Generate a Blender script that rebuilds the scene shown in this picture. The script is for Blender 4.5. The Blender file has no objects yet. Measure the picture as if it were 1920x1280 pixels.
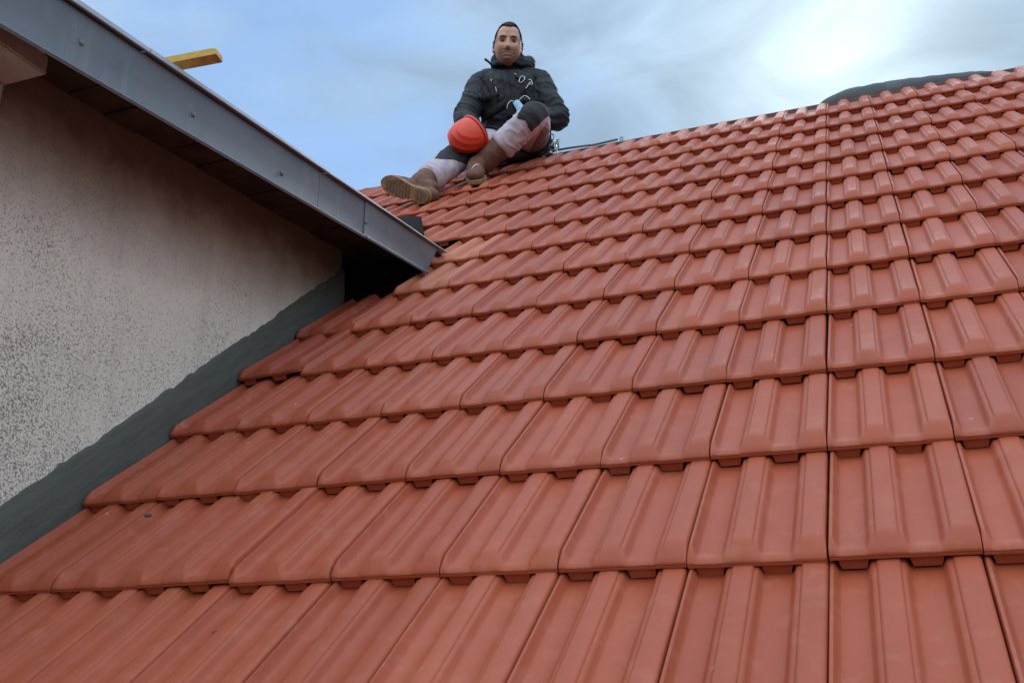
import bpy, bmesh, math, random
from math import sin, cos, pi, radians, sqrt, exp
from mathutils import Vector, Matrix, noise
from mathutils.bvhtree import BVHTree

random.seed(7)
scene = bpy.context.scene
COL = scene.collection

# ------------------------------------------------------------------ camera
CAM = Vector((0.09873, -1.51431, -0.16394))
cam_d = bpy.data.cameras.new("camera")
cam_d.sensor_width = 36.0
cam_d.lens = 35.6
cam_d.clip_start = 0.02
cam_d.clip_end = 3000
cam = bpy.data.objects.new("camera", cam_d)
COL.objects.link(cam)
cR = Vector((0.934692, 0.355459, -0.000209)); cD = Vector((-0.114428, 0.300336, -0.946945)); cF = Vector((-0.336537, 0.885126, 0.321396))
cam.matrix_world = Matrix(((cR.x, -cD.x, -cF.x, CAM.x), (cR.y, -cD.y, -cF.y, CAM.y), (cR.z, -cD.z, -cF.z, CAM.z), (0, 0, 0, 1)))
scene.camera = cam

# ------------------------------------------------------------------ sky and sun
SUN_EL, SUN_AZ = radians(32.0), radians(0.0)
SUN_DIR = Vector((sin(SUN_AZ) * cos(SUN_EL), cos(SUN_AZ) * cos(SUN_EL), sin(SUN_EL)))
world = bpy.data.worlds.new("World")
scene.world = world
world.use_nodes = True
wn, wl = world.node_tree.nodes, world.node_tree.links
wn.clear()
def N(nodes, t, **kw):
    n = nodes.new(t)
    for k, v in kw.items():
        setattr(n, k, v)
    return n
w_out = N(wn, 'ShaderNodeOutputWorld')
bg_sky = N(wn, 'ShaderNodeBackground'); bg_sky.inputs['Strength'].default_value = 0.092
bg_cloud = N(wn, 'ShaderNodeBackground'); bg_cloud.inputs['Strength'].default_value = 1.0
sky = N(wn, 'ShaderNodeTexSky', sky_type='NISHITA', sun_disc=False)
sky.sun_elevation = SUN_EL
sky.sun_rotation = SUN_AZ
sky.air_density = 1.0; sky.dust_density = 0.0; sky.ozone_density = 2.2
wl.new(sky.outputs[0], bg_sky.inputs['Color'])
tc = N(wn, 'ShaderNodeTexCoord')
mp = N(wn, 'ShaderNodeMapping'); mp.inputs['Scale'].default_value = (1.0, 1.0, 2.4)
mp.inputs['Rotation'].default_value = (0.35, 0.25, 0.3); mp.inputs['Location'].default_value = (0.62, 0.1, 0.33)
wl.new(tc.outputs['Generated'], mp.inputs['Vector'])
n1 = N(wn, 'ShaderNodeTexNoise'); n1.inputs['Scale'].default_value = 3.0; n1.inputs['Detail'].default_value = 7; n1.inputs['Roughness'].default_value = 0.5; n1.inputs['Distortion'].default_value = 0.35
wl.new(mp.outputs[0], n1.inputs['Vector'])
n2 = N(wn, 'ShaderNodeTexNoise'); n2.inputs['Scale'].default_value = 6.5; n2.inputs['Detail'].default_value = 9; n2.inputs['Roughness'].default_value = 0.52; n2.inputs['Distortion'].default_value = 0.6
wl.new(mp.outputs[0], n2.inputs['Vector'])
dot = N(wn, 'ShaderNodeVectorMath', operation='DOT_PRODUCT'); dot.inputs[1].default_value = SUN_DIR
wl.new(tc.outputs['Generated'], dot.inputs[0])
def wmath(op, a, b=None, c=None, clamp=False):
    m = N(wn, 'ShaderNodeMath', operation=op, use_clamp=clamp)
    for i, v in enumerate((a, b, c)):
        if v is None: continue
        if isinstance(v, (int, float)): m.inputs[i].default_value = v
        else: wl.new(v, m.inputs[i])
    return m.outputs[0]
dpos = wmath('MAXIMUM', dot.outputs['Value'], 0.0)
glow_w = wmath('POWER', dpos, 70.0)       # wide veil of cloud lit from behind
glow_n = wmath('POWER', dpos, 220.0)      # where the sun stands behind the cloud
cov = wmath('ADD', wmath('MULTIPLY', n1.outputs['Fac'], 0.62), wmath('MULTIPLY', n2.outputs['Fac'], 0.38))
dotl = N(wn, 'ShaderNodeVectorMath', operation='DOT_PRODUCT'); dotl.inputs[1].default_value = Vector((-0.50, 0.77, 0.46)).normalized()
wl.new(tc.outputs['Generated'], dotl.inputs[0])
clearing = wmath('POWER', wmath('MAXIMUM', dotl.outputs['Value'], 0.0), 11.0)   # a blue gap in the cloud, to the left
veil = wmath('POWER', dpos, 12.0)
cov = wmath('ADD', cov, wmath('SUBTRACT', wmath('MULTIPLY', veil, 0.30), wmath('MULTIPLY', clearing, 0.15)))
mr = N(wn, 'ShaderNodeMapRange', interpolation_type='SMOOTHSTEP')
mr.inputs['From Min'].default_value = 0.33; mr.inputs['From Max'].default_value = 0.60
mr.inputs['To Min'].default_value = 0.27; mr.inputs['To Max'].default_value = 0.985
wl.new(cov, mr.inputs['Value'])
cr = N(wn, 'ShaderNodeMix', data_type='RGBA')
cr.inputs['A'].default_value = (0.37, 0.525, 0.715, 1); cr.inputs['B'].default_value = (0.53, 0.655, 0.74, 1)
wl.new(glow_w, cr.inputs['Factor'])
# thicker parts of the cloud are a little greyer
shade = N(wn, 'ShaderNodeMapRange'); shade.inputs['From Min'].default_value = 0.35; shade.inputs['From Max'].default_value = 0.75
shade.inputs['To Min'].default_value = 1.24; shade.inputs['To Max'].default_value = 0.78
wl.new(n2.outputs['Fac'], shade.inputs['Value'])
# clouds across the sky from the sun are lit from the front, those on its side are seen from their shaded back
front_lit = wmath('MULTIPLY_ADD', dot.outputs['Value'], -0.5, 0.5)
sepw = N(wn, 'ShaderNodeSeparateXYZ'); wl.new(tc.outputs['Generated'], sepw.inputs[0])
zen = wmath('MULTIPLY_ADD', wmath('MAXIMUM', sepw.outputs['Z'], 0.0), 1.40, 0.05)      # an overcast sky is brightest overhead
stren = wmath('MULTIPLY', wmath('ADD', wmath('MULTIPLY', wmath('MULTIPLY_ADD', front_lit, 2.2, 0.58), zen), wmath('ADD', wmath('MULTIPLY', glow_n, 0.22), wmath('MULTIPLY', glow_w, 0.11))), shade.outputs[0])
cf = N(wn, 'ShaderNodeMix', data_type='RGBA'); cf.inputs['B'].default_value = (0.535, 0.57, 0.60, 1)     # sunlit cloud is whiter
wl.new(wmath('MULTIPLY', front_lit, 1.5, clamp=True), cf.inputs['Factor']); wl.new(cr.outputs['Result'], cf.inputs['A'])
wl.new(cf.outputs['Result'], bg_cloud.inputs['Color'])
wl.new(stren, bg_cloud.inputs['Strength'])
mixs = N(wn, 'ShaderNodeMixShader')
wl.new(mr.outputs[0], mixs.inputs[0]); wl.new(bg_sky.outputs[0], mixs.inputs[1]); wl.new(bg_cloud.outputs[0], mixs.inputs[2])
wl.new(mixs.outputs[0], w_out.inputs['Surface'])

sun_d = bpy.data.lights.new("sun", 'SUN')
sun_d.energy = 0.55; sun_d.angle = radians(20); sun_d.color = (1.0, 0.95, 0.88)
sun = bpy.data.objects.new("sun", sun_d); COL.objects.link(sun)
sun.rotation_euler = SUN_DIR.to_track_quat('Z', 'Y').to_euler()

scene.view_settings.view_transform = 'Standard'
scene.view_settings.look = 'None'
scene.view_settings.exposure = 1.0
scene.view_settings.gamma = 1.0
scene.view_settings.use_curve_mapping = False
scene.render.engine = 'CYCLES'

# ------------------------------------------------------------------ helpers
ALPHA = radians(39.3)
CA, SA = cos(ALPHA), sin(ALPHA)
W, L = 0.2, 0.3389
RIDGE = 12.2 * L
ROOF = Matrix(((1, 0, 0, 0), (0, CA, -SA, 0), (0, SA, CA, 0), (0, 0, 0, 1)))
ROOFN = Vector((0, -SA, CA))
def roof_pt(x, y, n=0.0):
    return ROOF @ Vector((x, y, n))

def tag(o, label=None, cat=None, group=None, kind=None):
    if label: o["label"] = label
    if cat: o["category"] = cat
    if group: o["group"] = group
    if kind: o["kind"] = kind
    return o
def empty(name, loc=(0, 0, 0)):
    o = bpy.data.objects.new(name, None)
    o.empty_display_size = 0.1
    COL.objects.link(o); o.location = loc
    return o
def link_mesh(name, me, mat=None, parent=None):
    o = bpy.data.objects.new(name, me); COL.objects.link(o)
    if mat:
        me.materials.clear(); me.materials.append(mat)
    if parent is not None:
        o.parent = parent
        o.matrix_parent_inverse = parent.matrix_basis.inverted()
    return o
def mesh_of(name, verts, faces, smooth=False):
    me = bpy.data.meshes.new(name)
    me.from_pydata([tuple(v) for v in verts], [], faces)
    me.update()
    if smooth:
        me.polygons.foreach_set('use_smooth', [True] * len(me.polygons))
    return me
def bm_mesh(name, bm, smooth=False):
    me = bpy.data.meshes.new(name)
    bmesh.ops.recalc_face_normals(bm, faces=bm.faces)
    bm.to_mesh(me); bm.free()
    if smooth:
        me.polygons.foreach_set('use_smooth', [True] * len(me.polygons))
    return me
def prism(bm, poly, offset):
    """closed prism: polygon (list of Vectors) swept by offset vector"""
    a = [bm.verts.new(p) for p in poly]
    b = [bm.verts.new(Vector(p) + Vector(offset)) for p in poly]
    n = len(poly)
    bm.faces.new(a); bm.faces.new(list(reversed(b)))
    for i in range(n):
        bm.faces.new((a[i], a[(i + 1) % n], b[(i + 1) % n], b[i]))
def box(bm, lo, hi, bevel=0.0):
    xs = (lo[0], hi[0]); ys = (lo[1], hi[1]); zs = (lo[2], hi[2])
    v = [bm.verts.new((xs[i], ys[j], zs[k])) for i in (0, 1) for j in (0, 1) for k in (0, 1)]
    fs = [(0, 1, 3, 2), (4, 6, 7, 5), (0, 4, 5, 1), (2, 3, 7, 6), (0, 2, 6, 4), (1, 5, 7, 3)]
    faces = [bm.faces.new([v[i] for i in f]) for f in fs]
    if bevel > 0:
        ed = list({e for f in faces for e in f.edges})
        bmesh.ops.bevel(bm, geom=ed, offset=bevel, segments=2, affect='EDGES')
def catmull(pts, vals, sub):
    P, V = [], []
    n = len(pts)
    for i in range(n - 1):
        p0, p1, p2, p3 = pts[max(i - 1, 0)], pts[i], pts[i + 1], pts[min(i + 2, n - 1)]
        v0, v1, v2, v3 = vals[max(i - 1, 0)], vals[i], vals[i + 1], vals[min(i + 2, n - 1)]
        for s in range(sub):
            t = s / sub
            a, b, c, d = -0.5*t**3 + t*t - 0.5*t, 1.5*t**3 - 2.5*t*t + 1, -1.5*t**3 + 2*t*t + 0.5*t, 0.5*t**3 - 0.5*t*t
            P.append(p0 * a + p1 * b + p2 * c + p3 * d)
            V.append(tuple(w0*a + w1*b + w2*c + w3*d for w0, w1, w2, w3 in zip(v0, v1, v2, v3)))
    P.append(pts[-1]); V.append(vals[-1])
    return P, V
def loft(pts, radii, front=None, seg=18, sub=5, cap=0.8):
    """tapered tube along pts; radii = r or (side, front) per point; rounded ends. Returns verts, faces."""
    pts = [Vector(p) for p in pts]
    vals = [(r, r) if isinstance(r, (int, float)) else tuple(r) for r in radii]
    P, V = catmull(pts, vals, sub)
    n = len(P)
    T = [(P[min(i + 1, n - 1)] - P[max(i - 1, 0)]).normalized() for i in range(n)]
    rings = []
    ref = Vector(front) if front is not None else (Vector((0, 0, 1)) if abs(T[0].z) < 0.9 else Vector((0, -1, 0)))
    for i in range(n):
        f = ref - T[i] * ref.dot(T[i])
        if f.length < 1e-4: f = T[i].orthogonal()
        f.normalize()
        if front is None: ref = f
        s = T[i].cross(f)
        rings.append((P[i], s, f, V[i][0], V[i][1]))
    caps0, caps1 = [], []
    if cap:
        for k in (0.35, 0.65, 0.88):
            c, s_, f, a, b = rings[0]
            q = sqrt(1 - k * k); caps0.insert(0, (c - T[0] * min(a, b) * cap * k, s_, f, a * q, b * q))
            c, s_, f, a, b = rings[-1]
            caps1.append((c + T[-1] * min(a, b) * cap * k, s_, f, a * q, b * q))
    tip0 = rings[0][0] - T[0] * min(rings[0][3], rings[0][4]) * cap
    tip1 = rings[-1][0] + T[-1] * min(rings[-1][3], rings[-1][4]) * cap
    rings = caps0 + rings + caps1
    verts, faces = [], []
    for c, s, f, a, b in rings:
        for k in range(seg):
            t = 2 * pi * k / seg
            verts.append(c + s * (a * cos(t)) + f * (b * sin(t)))
    m = len(rings)
    for i in range(m - 1):
        for k in range(seg):
            k2 = (k + 1) % seg
            faces.append((i * seg + k, i * seg + k2, (i + 1) * seg + k2, (i + 1) * seg + k))
    verts.append(tip0); verts.append(tip1)
    for k in range(seg):
        k2 = (k + 1) % seg
        faces.append((len(verts) - 2, k2, k))
        faces.append((len(verts) - 1, (m - 1) * seg + k, (m - 1) * seg + k2))
    return verts, faces
def ball(c, ax, ay=None, az=None, rot=None, nu=20, nv=12):
    ay = ay or ax; az = az or ax
    verts, faces = [], []
    R = rot or Matrix.Identity(3)
    for i in range(1, nv):
        th = pi * i / nv
        for k in range(nu):
            ph = 2 * pi * k / nu
            verts.append(Vector(c) + R @ Vector((ax * sin(th) * cos(ph), ay * sin(th) * sin(ph), az * cos(th))))
    for i in range(nv - 2):
        for k in range(nu):
            k2 = (k + 1) % nu
            faces.append((i * nu + k, (i + 1) * nu + k, (i + 1) * nu + k2, i * nu + k2))
    verts.append(Vector(c) + R @ Vector((0, 0, az))); verts.append(Vector(c) - R @ Vector((0, 0, az)))
    for k in range(nu):
        k2 = (k + 1) % nu
        faces.append((len(verts) - 2, k, k2))
        faces.append((len(verts) - 1, (nv - 2) * nu + k2, (nv - 2) * nu + k))
    return verts, faces
def join(lumps):
    V, F = [], []
    for v, f in lumps:
        o = len(V); V += list(v); F += [tuple(i + o for i in q) for q in f]
    return V, F
def union(name, lumps, voxel=0.008, smooth=4, factor=0.5):
    """one continuous skin round all the lumps"""
    V, F = join(lumps)
    me = mesh_of(name + "_src", V, F)
    o = bpy.data.objects.new(name + "_src", me); COL.objects.link(o)
    r = o.modifiers.new("r", 'REMESH'); r.mode = 'VOXEL'; r.voxel_size = voxel; r.use_smooth_shade = True
    if smooth:
        s = o.modifiers.new("s", 'SMOOTH'); s.factor = factor; s.iterations = smooth
    dg = bpy.context.evaluated_depsgraph_get(); dg.update()
    out = bpy.data.meshes.new_from_object(o.evaluated_get(dg))
    out.name = name
    bpy.data.objects.remove(o); bpy.data.meshes.remove(me)
    out.polygons.foreach_set('use_smooth', [True] * len(out.polygons))
    return out
def wrinkle(me, fn):
    """move every vertex along its normal by fn(position, normal)"""
    nn = [v.normal.copy() for v in me.vertices]
    for v, n in zip(me.vertices, nn):
        v.co = v.co + n * fn(v.co, n)
    me.update()
def tube(bm, pts, r, seg=8, closed=False):
    pts = [Vector(p) for p in pts]; n = len(pts); rings = []
    ref = None
    for i, p in enumerate(pts):
        a = pts[(i - 1) % n] if closed else pts[max(i - 1, 0)]
        b = pts[(i + 1) % n] if closed else pts[min(i + 1, n - 1)]
        t = (b - a).normalized()
        if ref is None: ref = t.orthogonal()
        f = (ref - t * ref.dot(t)).normalized(); ref = f
        s = t.cross(f)
        rr = r[i] if isinstance(r, (list, tuple)) else r
        rings.append([bm.verts.new(p + f * (rr * cos(2*pi*k/seg)) + s * (rr * sin(2*pi*k/seg))) for k in range(seg)])
    for i in range(n if closed else n - 1):
        A, B = rings[i], rings[(i + 1) % n]
        for k in range(seg):
            bm.faces.new((A[k], A[(k + 1) % seg], B[(k + 1) % seg], B[k]))
    if not closed:
        bm.faces.new(list(reversed(rings[0]))); bm.faces.new(rings[-1])
def ribbon(bm, pts, width_dirs, w, nrm, th):
    """flat strap: centre points, across directions, half width, normals, thickness"""
    rows = []
    for p, d, n in zip(pts, width_dirs, nrm):
        d = d.normalized(); n = n.normalized()
        rows.append([bm.verts.new(p - d*w), bm.verts.new(p + d*w), bm.verts.new(p + d*w*0.94 + n*th), bm.verts.new(p - d*w*0.94 + n*th)])
    for a, b in zip(rows, rows[1:]):
        for i in range(4):
            bm.faces.new((a[i], a[(i+1) % 4], b[(i+1) % 4], b[i]))
    bm.faces.new(rows[0]); bm.faces.new(list(reversed(rows[-1])))

# ------------------------------------------------------------------ materials
def new_mat(name):
    m = bpy.data.materials.new(name); m.use_nodes = True
    nt = m.node_tree
    b = nt.nodes.get('Principled BSDF')
    return m, nt.nodes, nt.links, b
def ramp(nodes, links, src, stops):
    r = nodes.new('ShaderNodeValToRGB')
    e = r.color_ramp.elements
    while len(e) < len(stops): e.new(0.5)
    for k, (p, c) in enumerate(stops):
        e[k].position = p; e[k].color = (c[0], c[1], c[2], 1) if not isinstance(c, (int, float)) else (c, c, c, 1)
    links.new(src, r.inputs[0])
    return r.outputs[0]
def tnoise(nodes, links, vec, scale, detail=5, rough=0.55, dist=0.0):
    n = nodes.new('ShaderNodeTexNoise')
    n.inputs['Scale'].default_value = scale; n.inputs['Detail'].default_value = detail
    n.inputs['Roughness'].default_value = rough; n.inputs['Distortion'].default_value = dist
    if vec is not None: links.new(vec, n.inputs['Vector'])
    return n.outputs['Fac']
def mixc(nodes, links, fac, a, b, mode='MIX'):
    m = nodes.new('ShaderNodeMix'); m.data_type = 'RGBA'; m.blend_type = mode
    for sock, v in ((m.inputs['Factor'], fac), (m.inputs['A'], a), (m.inputs['B'], b)):
        if isinstance(v, (int, float)): sock.default_value = v
        elif isinstance(v, (tuple, list)): sock.default_value = (*v[:3], 1)
        else: links.new(v, sock)
    return m.outputs['Result']
def bump(nodes, links, b, h, dist=0.002, strength=0.5):
    bp = nodes.new('ShaderNodeBump'); bp.inputs['Distance'].default_value = dist; bp.inputs['Strength'].default_value = strength
    links.new(h, bp.inputs['Height']); links.new(bp.outputs[0], b.inputs['Normal'])
    return bp
def simple(name, col, rough=0.6, var=0.15, scale=30, metal=0.0, bmp=0.0, spec=0.5, detail=5):
    m, nd, lk, b = new_mat(name)
    tcn = nd.new('ShaderNodeTexCoord')
    f = tnoise(nd, lk, tcn.outputs['Object'], scale, detail)
    lo = tuple(c * (1 - var) for c in col); hi = tuple(min(1, c * (1 + var)) for c in col)
    lk.new(ramp(nd, lk, f, [(0.3, lo), (0.7, hi)]), b.inputs['Base Color'])
    b.inputs['Roughness'].default_value = rough; b.inputs['Metallic'].default_value = metal
    b.inputs['Specular IOR Level'].default_value = spec
    if bmp: bump(nd, lk, b, f, bmp, 0.6)
    return m

def tile_material(name, base, alt, dust=0.5):
    m, nd, lk, b = new_mat(name)
    tcn = nd.new('ShaderNodeTexCoord'); oi = nd.new('ShaderNodeObjectInfo')
    add = nd.new('ShaderNodeVectorMath'); add.operation = 'MULTIPLY_ADD'
    add.inputs[1].default_value = (1, 1, 1)
    comb = nd.new('ShaderNodeCombineXYZ')
    mul = nd.new('ShaderNodeMath'); mul.operation = 'MULTIPLY'; mul.inputs[1].default_value = 37.0
    lk.new(oi.outputs['Random'], mul.inputs[0])
    for i in range(3): lk.new(mul.outputs[0], comb.inputs[i])
    lk.new(tcn.outputs['Object'], add.inputs[0]); lk.new(comb.outputs[0], add.inputs[2])
    vec = add.outputs[0]
    c = mixc(nd, lk, ramp(nd, lk, oi.outputs['Random'], [(0.0, 0.0), (1.0, 1.0)]), base, alt)
    big = tnoise(nd, lk, vec, 9, 4, 0.6)
    c = mixc(nd, lk, ramp(nd, lk, big, [(0.35, 0.0), (0.75, 0.55)]), c, tuple(x * 0.86 for x in base))
    # burnt streaks along the length of the tile
    mpn = nd.new('ShaderNodeMapping'); mpn.inputs['Scale'].default_value = (60, 6, 6); lk.new(vec, mpn.inputs['Vector'])
    st = tnoise(nd, lk, mpn.outputs[0], 1.0, 4, 0.6)
    c = mixc(nd, lk, ramp(nd, lk, st, [(0.5, 0.0), (0.8, 0.25)]), c, tuple(x * 0.78 for x in base))
    # pale dust
    du = tnoise(nd, lk, vec, 22, 8, 0.68)
    c = mixc(nd, lk, ramp(nd, lk, du, [(0.52, 0.0), (0.80, dust)]), c, (0.50, 0.29, 0.23))
    # little white chips
    vo = nd.new('ShaderNodeTexVoronoi'); vo.inputs['Scale'].default_value = 17; lk.new(vec, vo.inputs['Vector'])
    ch = ramp(nd, lk, vo.outputs['Distance'], [(0.045, 1.0), (0.075, 0.0)])
    gate = ramp(nd, lk, vo.outputs['Color'], [(0.72, 0.0), (0.74, 0.65)])
    mm = nd.new('ShaderNodeMath'); mm.operation = 'MULTIPLY'; lk.new(ch, mm.inputs[0]); lk.new(gate, mm.inputs[1])
    c = mixc(nd, lk, mm.outputs[0], c, (0.55, 0.38, 0.32))
    fine = tnoise(nd, lk, vec, 260, 3, 0.6)
    c = mixc(nd, lk, ramp(nd, lk, fine, [(0.3, 0.0), (0.8, 0.22)]), c, tuple(min(1, x * 1.5) for x in base))
    wn_ = nd.new('ShaderNodeTexWhiteNoise'); wn_.noise_dimensions = '1D'; lk.new(mul.outputs[0], wn_.inputs['W'])
    c = mixc(nd, lk, 1.0, c, ramp(nd, lk, wn_.outputs['Value'], [(0.0, (0.92, 0.91, 0.91)), (0.5, (1.0, 1.0, 1.0)), (1.0, (1.05, 1.08, 1.07))]), 'MULTIPLY')
    lk.new(c, b.inputs['Base Color'])
    lk.new(ramp(nd, lk, du, [(0.3, 0.38), (0.8, 0.62)]), b.inputs['Roughness'])
    b.inputs['Specular IOR Level'].default_value = 0.26
    hs = nd.new('ShaderNodeMath'); hs.operation = 'ADD'; lk.new(fine, hs.inputs[0]); lk.new(big, hs.inputs[1])
    bump(nd, lk, b, hs.outputs[0], 0.0012, 0.35)
    return m

M = {}
M['tile'] = tile_material('terracotta', (0.372, 0.081, 0.036), (0.415, 0.100, 0.048), 0.30)
M['tile_pale'] = tile_material('terracotta_orange', (0.45, 0.138, 0.066), (0.46, 0.142, 0.068), 0.3)
M['tile_red'] = tile_material('terracotta_red', (0.36, 0.072, 0.036), (0.38, 0.077, 0.040), 0.5)
M['deck'] = simple('dark_underlay', (0.02, 0.017, 0.016), 0.9, 0.3, 12)
M['ridge'] = simple('grey_ridge_board', (0.13, 0.080, 0.066), 0.9, 0.3, 20)
M['lath'] = simple('roof_lath', (0.20, 0.12, 0.06), 0.8, 0.3, 20)

def plaster():
    m, nd, lk, b = new_mat('roughcast_plaster')
    tcn = nd.new('ShaderNodeTexCoord'); v = tcn.outputs['Object']
    g = tnoise(nd, lk, v, 230, 4, 0.7)
    g2 = tnoise(nd, lk, v, 330, 3, 0.7)
    big = tnoise(nd, lk, v, 3.2, 5, 0.6)
    # pits show more in some places than in others
    geo0 = nd.new('ShaderNodeNewGeometry'); sep0 = nd.new('ShaderNodeSeparateXYZ'); lk.new(geo0.outputs['Position'], sep0.inputs[0])
    low = nd.new('ShaderNodeMath'); low.operation = 'MULTIPLY_ADD'; low.inputs[1].default_value = -0.55; lk.new(sep0.outputs['Z'], low.inputs[0]); lk.new(big, low.inputs[2])
    low2 = nd.new('ShaderNodeMath'); low2.operation = 'ADD'; low2.inputs[1].default_value = 0.30; lk.new(low.outputs[0], low2.inputs[0])
    dens = ramp(nd, lk, low2.outputs[0], [(0.25, -0.0), (0.75, 0.12)])       # the foot of the wall is the most weathered
    sm = nd.new('ShaderNodeMath'); sm.operation = 'SUBTRACT'; lk.new(g, sm.inputs[0]); lk.new(dens, sm.inputs[1])
    pits = ramp(nd, lk, sm.outputs[0], [(0.325, 0.85), (0.41, 0.0)])
    c = mixc(nd, lk, ramp(nd, lk, g2, [(0.3, 0.0), (0.7, 1.0)]), (0.82, 0.77, 0.665), (0.89, 0.855, 0.765))
    # brown damp staining mixed with painted eave shade, darker towards the soffit
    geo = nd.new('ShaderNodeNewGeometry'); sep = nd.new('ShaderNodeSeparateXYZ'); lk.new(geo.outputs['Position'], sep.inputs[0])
    stain_shade_noise = tnoise(nd, lk, v, 5.5, 8, 0.7)
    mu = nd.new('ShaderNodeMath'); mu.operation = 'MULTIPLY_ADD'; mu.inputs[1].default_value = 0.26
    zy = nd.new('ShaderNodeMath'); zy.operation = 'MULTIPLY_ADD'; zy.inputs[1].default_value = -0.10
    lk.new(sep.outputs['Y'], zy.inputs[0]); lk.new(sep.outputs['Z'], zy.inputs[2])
    lk.new(stain_shade_noise, mu.inputs[0]); lk.new(zy.outputs[0], mu.inputs[2])
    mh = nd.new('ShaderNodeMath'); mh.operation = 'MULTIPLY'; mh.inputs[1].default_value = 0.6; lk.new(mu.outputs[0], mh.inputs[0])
    stain_shade = ramp(nd, lk, mh.outputs[0], [(0.53, 0.0), (0.63, 0.42), (0.73, 0.93)])
    streak_m = nd.new('ShaderNodeMapping'); streak_m.inputs['Scale'].default_value = (1, 26, 2.2); lk.new(v, streak_m.inputs['Vector'])
    stf = tnoise(nd, lk, streak_m.outputs[0], 1.0, 5, 0.65)
    c = mixc(nd, lk, stain_shade, c, (0.125, 0.095, 0.068))
    c = mixc(nd, lk, ramp(nd, lk, stf, [(0.52, 0.0), (0.8, 0.28)]), c, (0.33, 0.235, 0.20))
    c = mixc(nd, lk, pits, c, (0.15, 0.14, 0.125))
    lk.new(c, b.inputs['Base Color'])
    b.inputs['Roughness'].default_value = 0.95; b.inputs['Specular IOR Level'].default_value = 0.1
    hs = nd.new('ShaderNodeMath'); hs.operation = 'ADD'; lk.new(g, hs.inputs[0]); lk.new(g2, hs.inputs[1])
    g3 = tnoise(nd, lk, v, 85, 3, 0.6)
    hs2 = nd.new('ShaderNodeMath'); hs2.operation = 'ADD'; lk.new(hs.outputs[0], hs2.inputs[0]); lk.new(g3, hs2.inputs[1])
    bump(nd, lk, b, hs2.outputs[0], 0.0035, 0.55)
    return m
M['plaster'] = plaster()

def zinc():
    m, nd, lk, b = new_mat('weathered_zinc')
    tcn = nd.new('ShaderNodeTexCoord'); v = tcn.outputs['Object']
    f = tnoise(nd, lk, v, 7, 7, 0.65, 0.3)
    mpn = nd.new('ShaderNodeMapping'); mpn.inputs['Scale'].default_value = (1, 26, 3); lk.new(v, mpn.inputs['Vector'])
    st = tnoise(nd, lk, mpn.outputs[0], 1.0, 5, 0.6)
    c = ramp(nd, lk, f, [(0.3, (0.120, 0.140, 0.156)), (0.7, (0.170, 0.190, 0.206))])
    c = mixc(nd, lk, ramp(nd, lk, st, [(0.55, 0.0), (0.8, 0.35)]), c, (0.30, 0.31, 0.33))
    sp = tnoise(nd, lk, v, 120, 3, 0.6)
    c = mixc(nd, lk, ramp(nd, lk, sp, [(0.66, 0.0), (0.74, 0.4)]), c, (0.33, 0.34, 0.35))
    lk.new(c, b.inputs['Base Color'])
    b.inputs['Metallic'].default_value = 0.35
    lk.new(ramp(nd, lk, f, [(0.3, 0.42), (0.7, 0.6)]), b.inputs['Roughness'])
    bump(nd, lk, b, f, 0.004, 0.3)
    return m
M['zinc'] = zinc()
M['zinc_cap'] = simple('bright_zinc', (0.33, 0.36, 0.42), 0.5, 0.2, 9, metal=0.2, detail=7)
def cement():
    m, nd, lk, b = new_mat('trowelled_cement')
    tcn = nd.new('ShaderNodeTexCoord')
    rot = nd.new('ShaderNodeMapping'); rot.inputs['Rotation'].default_value = (-ALPHA, 0, 0); rot.inputs['Scale'].default_value = (1, 1, 1)
    lk.new(tcn.outputs['Object'], rot.inputs['Vector'])
    sc = nd.new('ShaderNodeMapping'); sc.inputs['Scale'].default_value = (10, 7, 60); lk.new(rot.outputs[0], sc.inputs['Vector'])
    f = tnoise(nd, lk, sc.outputs[0], 1.0, 7, 0.62, 0.4)
    fine = tnoise(nd, lk, tcn.outputs['Object'], 160, 4, 0.6)
    c = ramp(nd, lk, f, [(0.3, (0.088, 0.096, 0.084)), (0.7, (0.132, 0.138, 0.122))])
    c = mixc(nd, lk, ramp(nd, lk, fine, [(0.66, 0.0), (0.72, 0.8)]), c, (0.045, 0.05, 0.046))
    lk.new(c, b.inputs['Base Color']); b.inputs['Roughness'].default_value = 0.92; b.inputs['Specular IOR Level'].default_value = 0.2
    h = nd.new('ShaderNodeMath'); h.operation = 'ADD'; lk.new(f, h.inputs[0]); lk.new(fine, h.inputs[1])
    bump(nd, lk, b, h.outputs[0], 0.004, 0.6)
    return m
M['cement'] = cement()
M['soffit'] = simple('soffit_timber', (0.042, 0.029, 0.023), 0.85, 0.5, 16, bmp=0.002)
M['beam'] = simple('weathered_beam', (0.46, 0.42, 0.375), 0.9, 0.2, 14, bmp=0.003)
M['post'] = simple('pale_paint', (0.50, 0.54, 0.54), 0.6, 0.1, 14)
M['yellow_wood'] = simple('yellow_timber', (0.58, 0.36, 0.07), 0.7, 0.22, 40, bmp=0.001)
M['bitumen'] = simple('bitumen_felt', (0.017, 0.013, 0.012), 0.95, 0.4, 60, bmp=0.002, spec=0.12)
M['bag'] = simple('dark_film', (0.014, 0.017, 0.020), 0.42, 0.3, 20, bmp=0.002)
M['bag_patch'] = simple('grey_tape', (0.05, 0.058, 0.064), 0.5, 0.2, 20)
M['ground'] = simple('ground_mix', (0.10, 0.095, 0.075), 0.95, 0.3, 0.4)
M['skin'] = None
M['jacket'] = simple('navy_jacket_cloth', (0.0085, 0.0105, 0.016), 0.6, 0.3, 30, bmp=0.003, spec=0.35)
M['jacket_lining'] = simple('dark_maroon_lining', (0.030, 0.014, 0.020), 0.85, 0.25, 40, spec=0.2)
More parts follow.
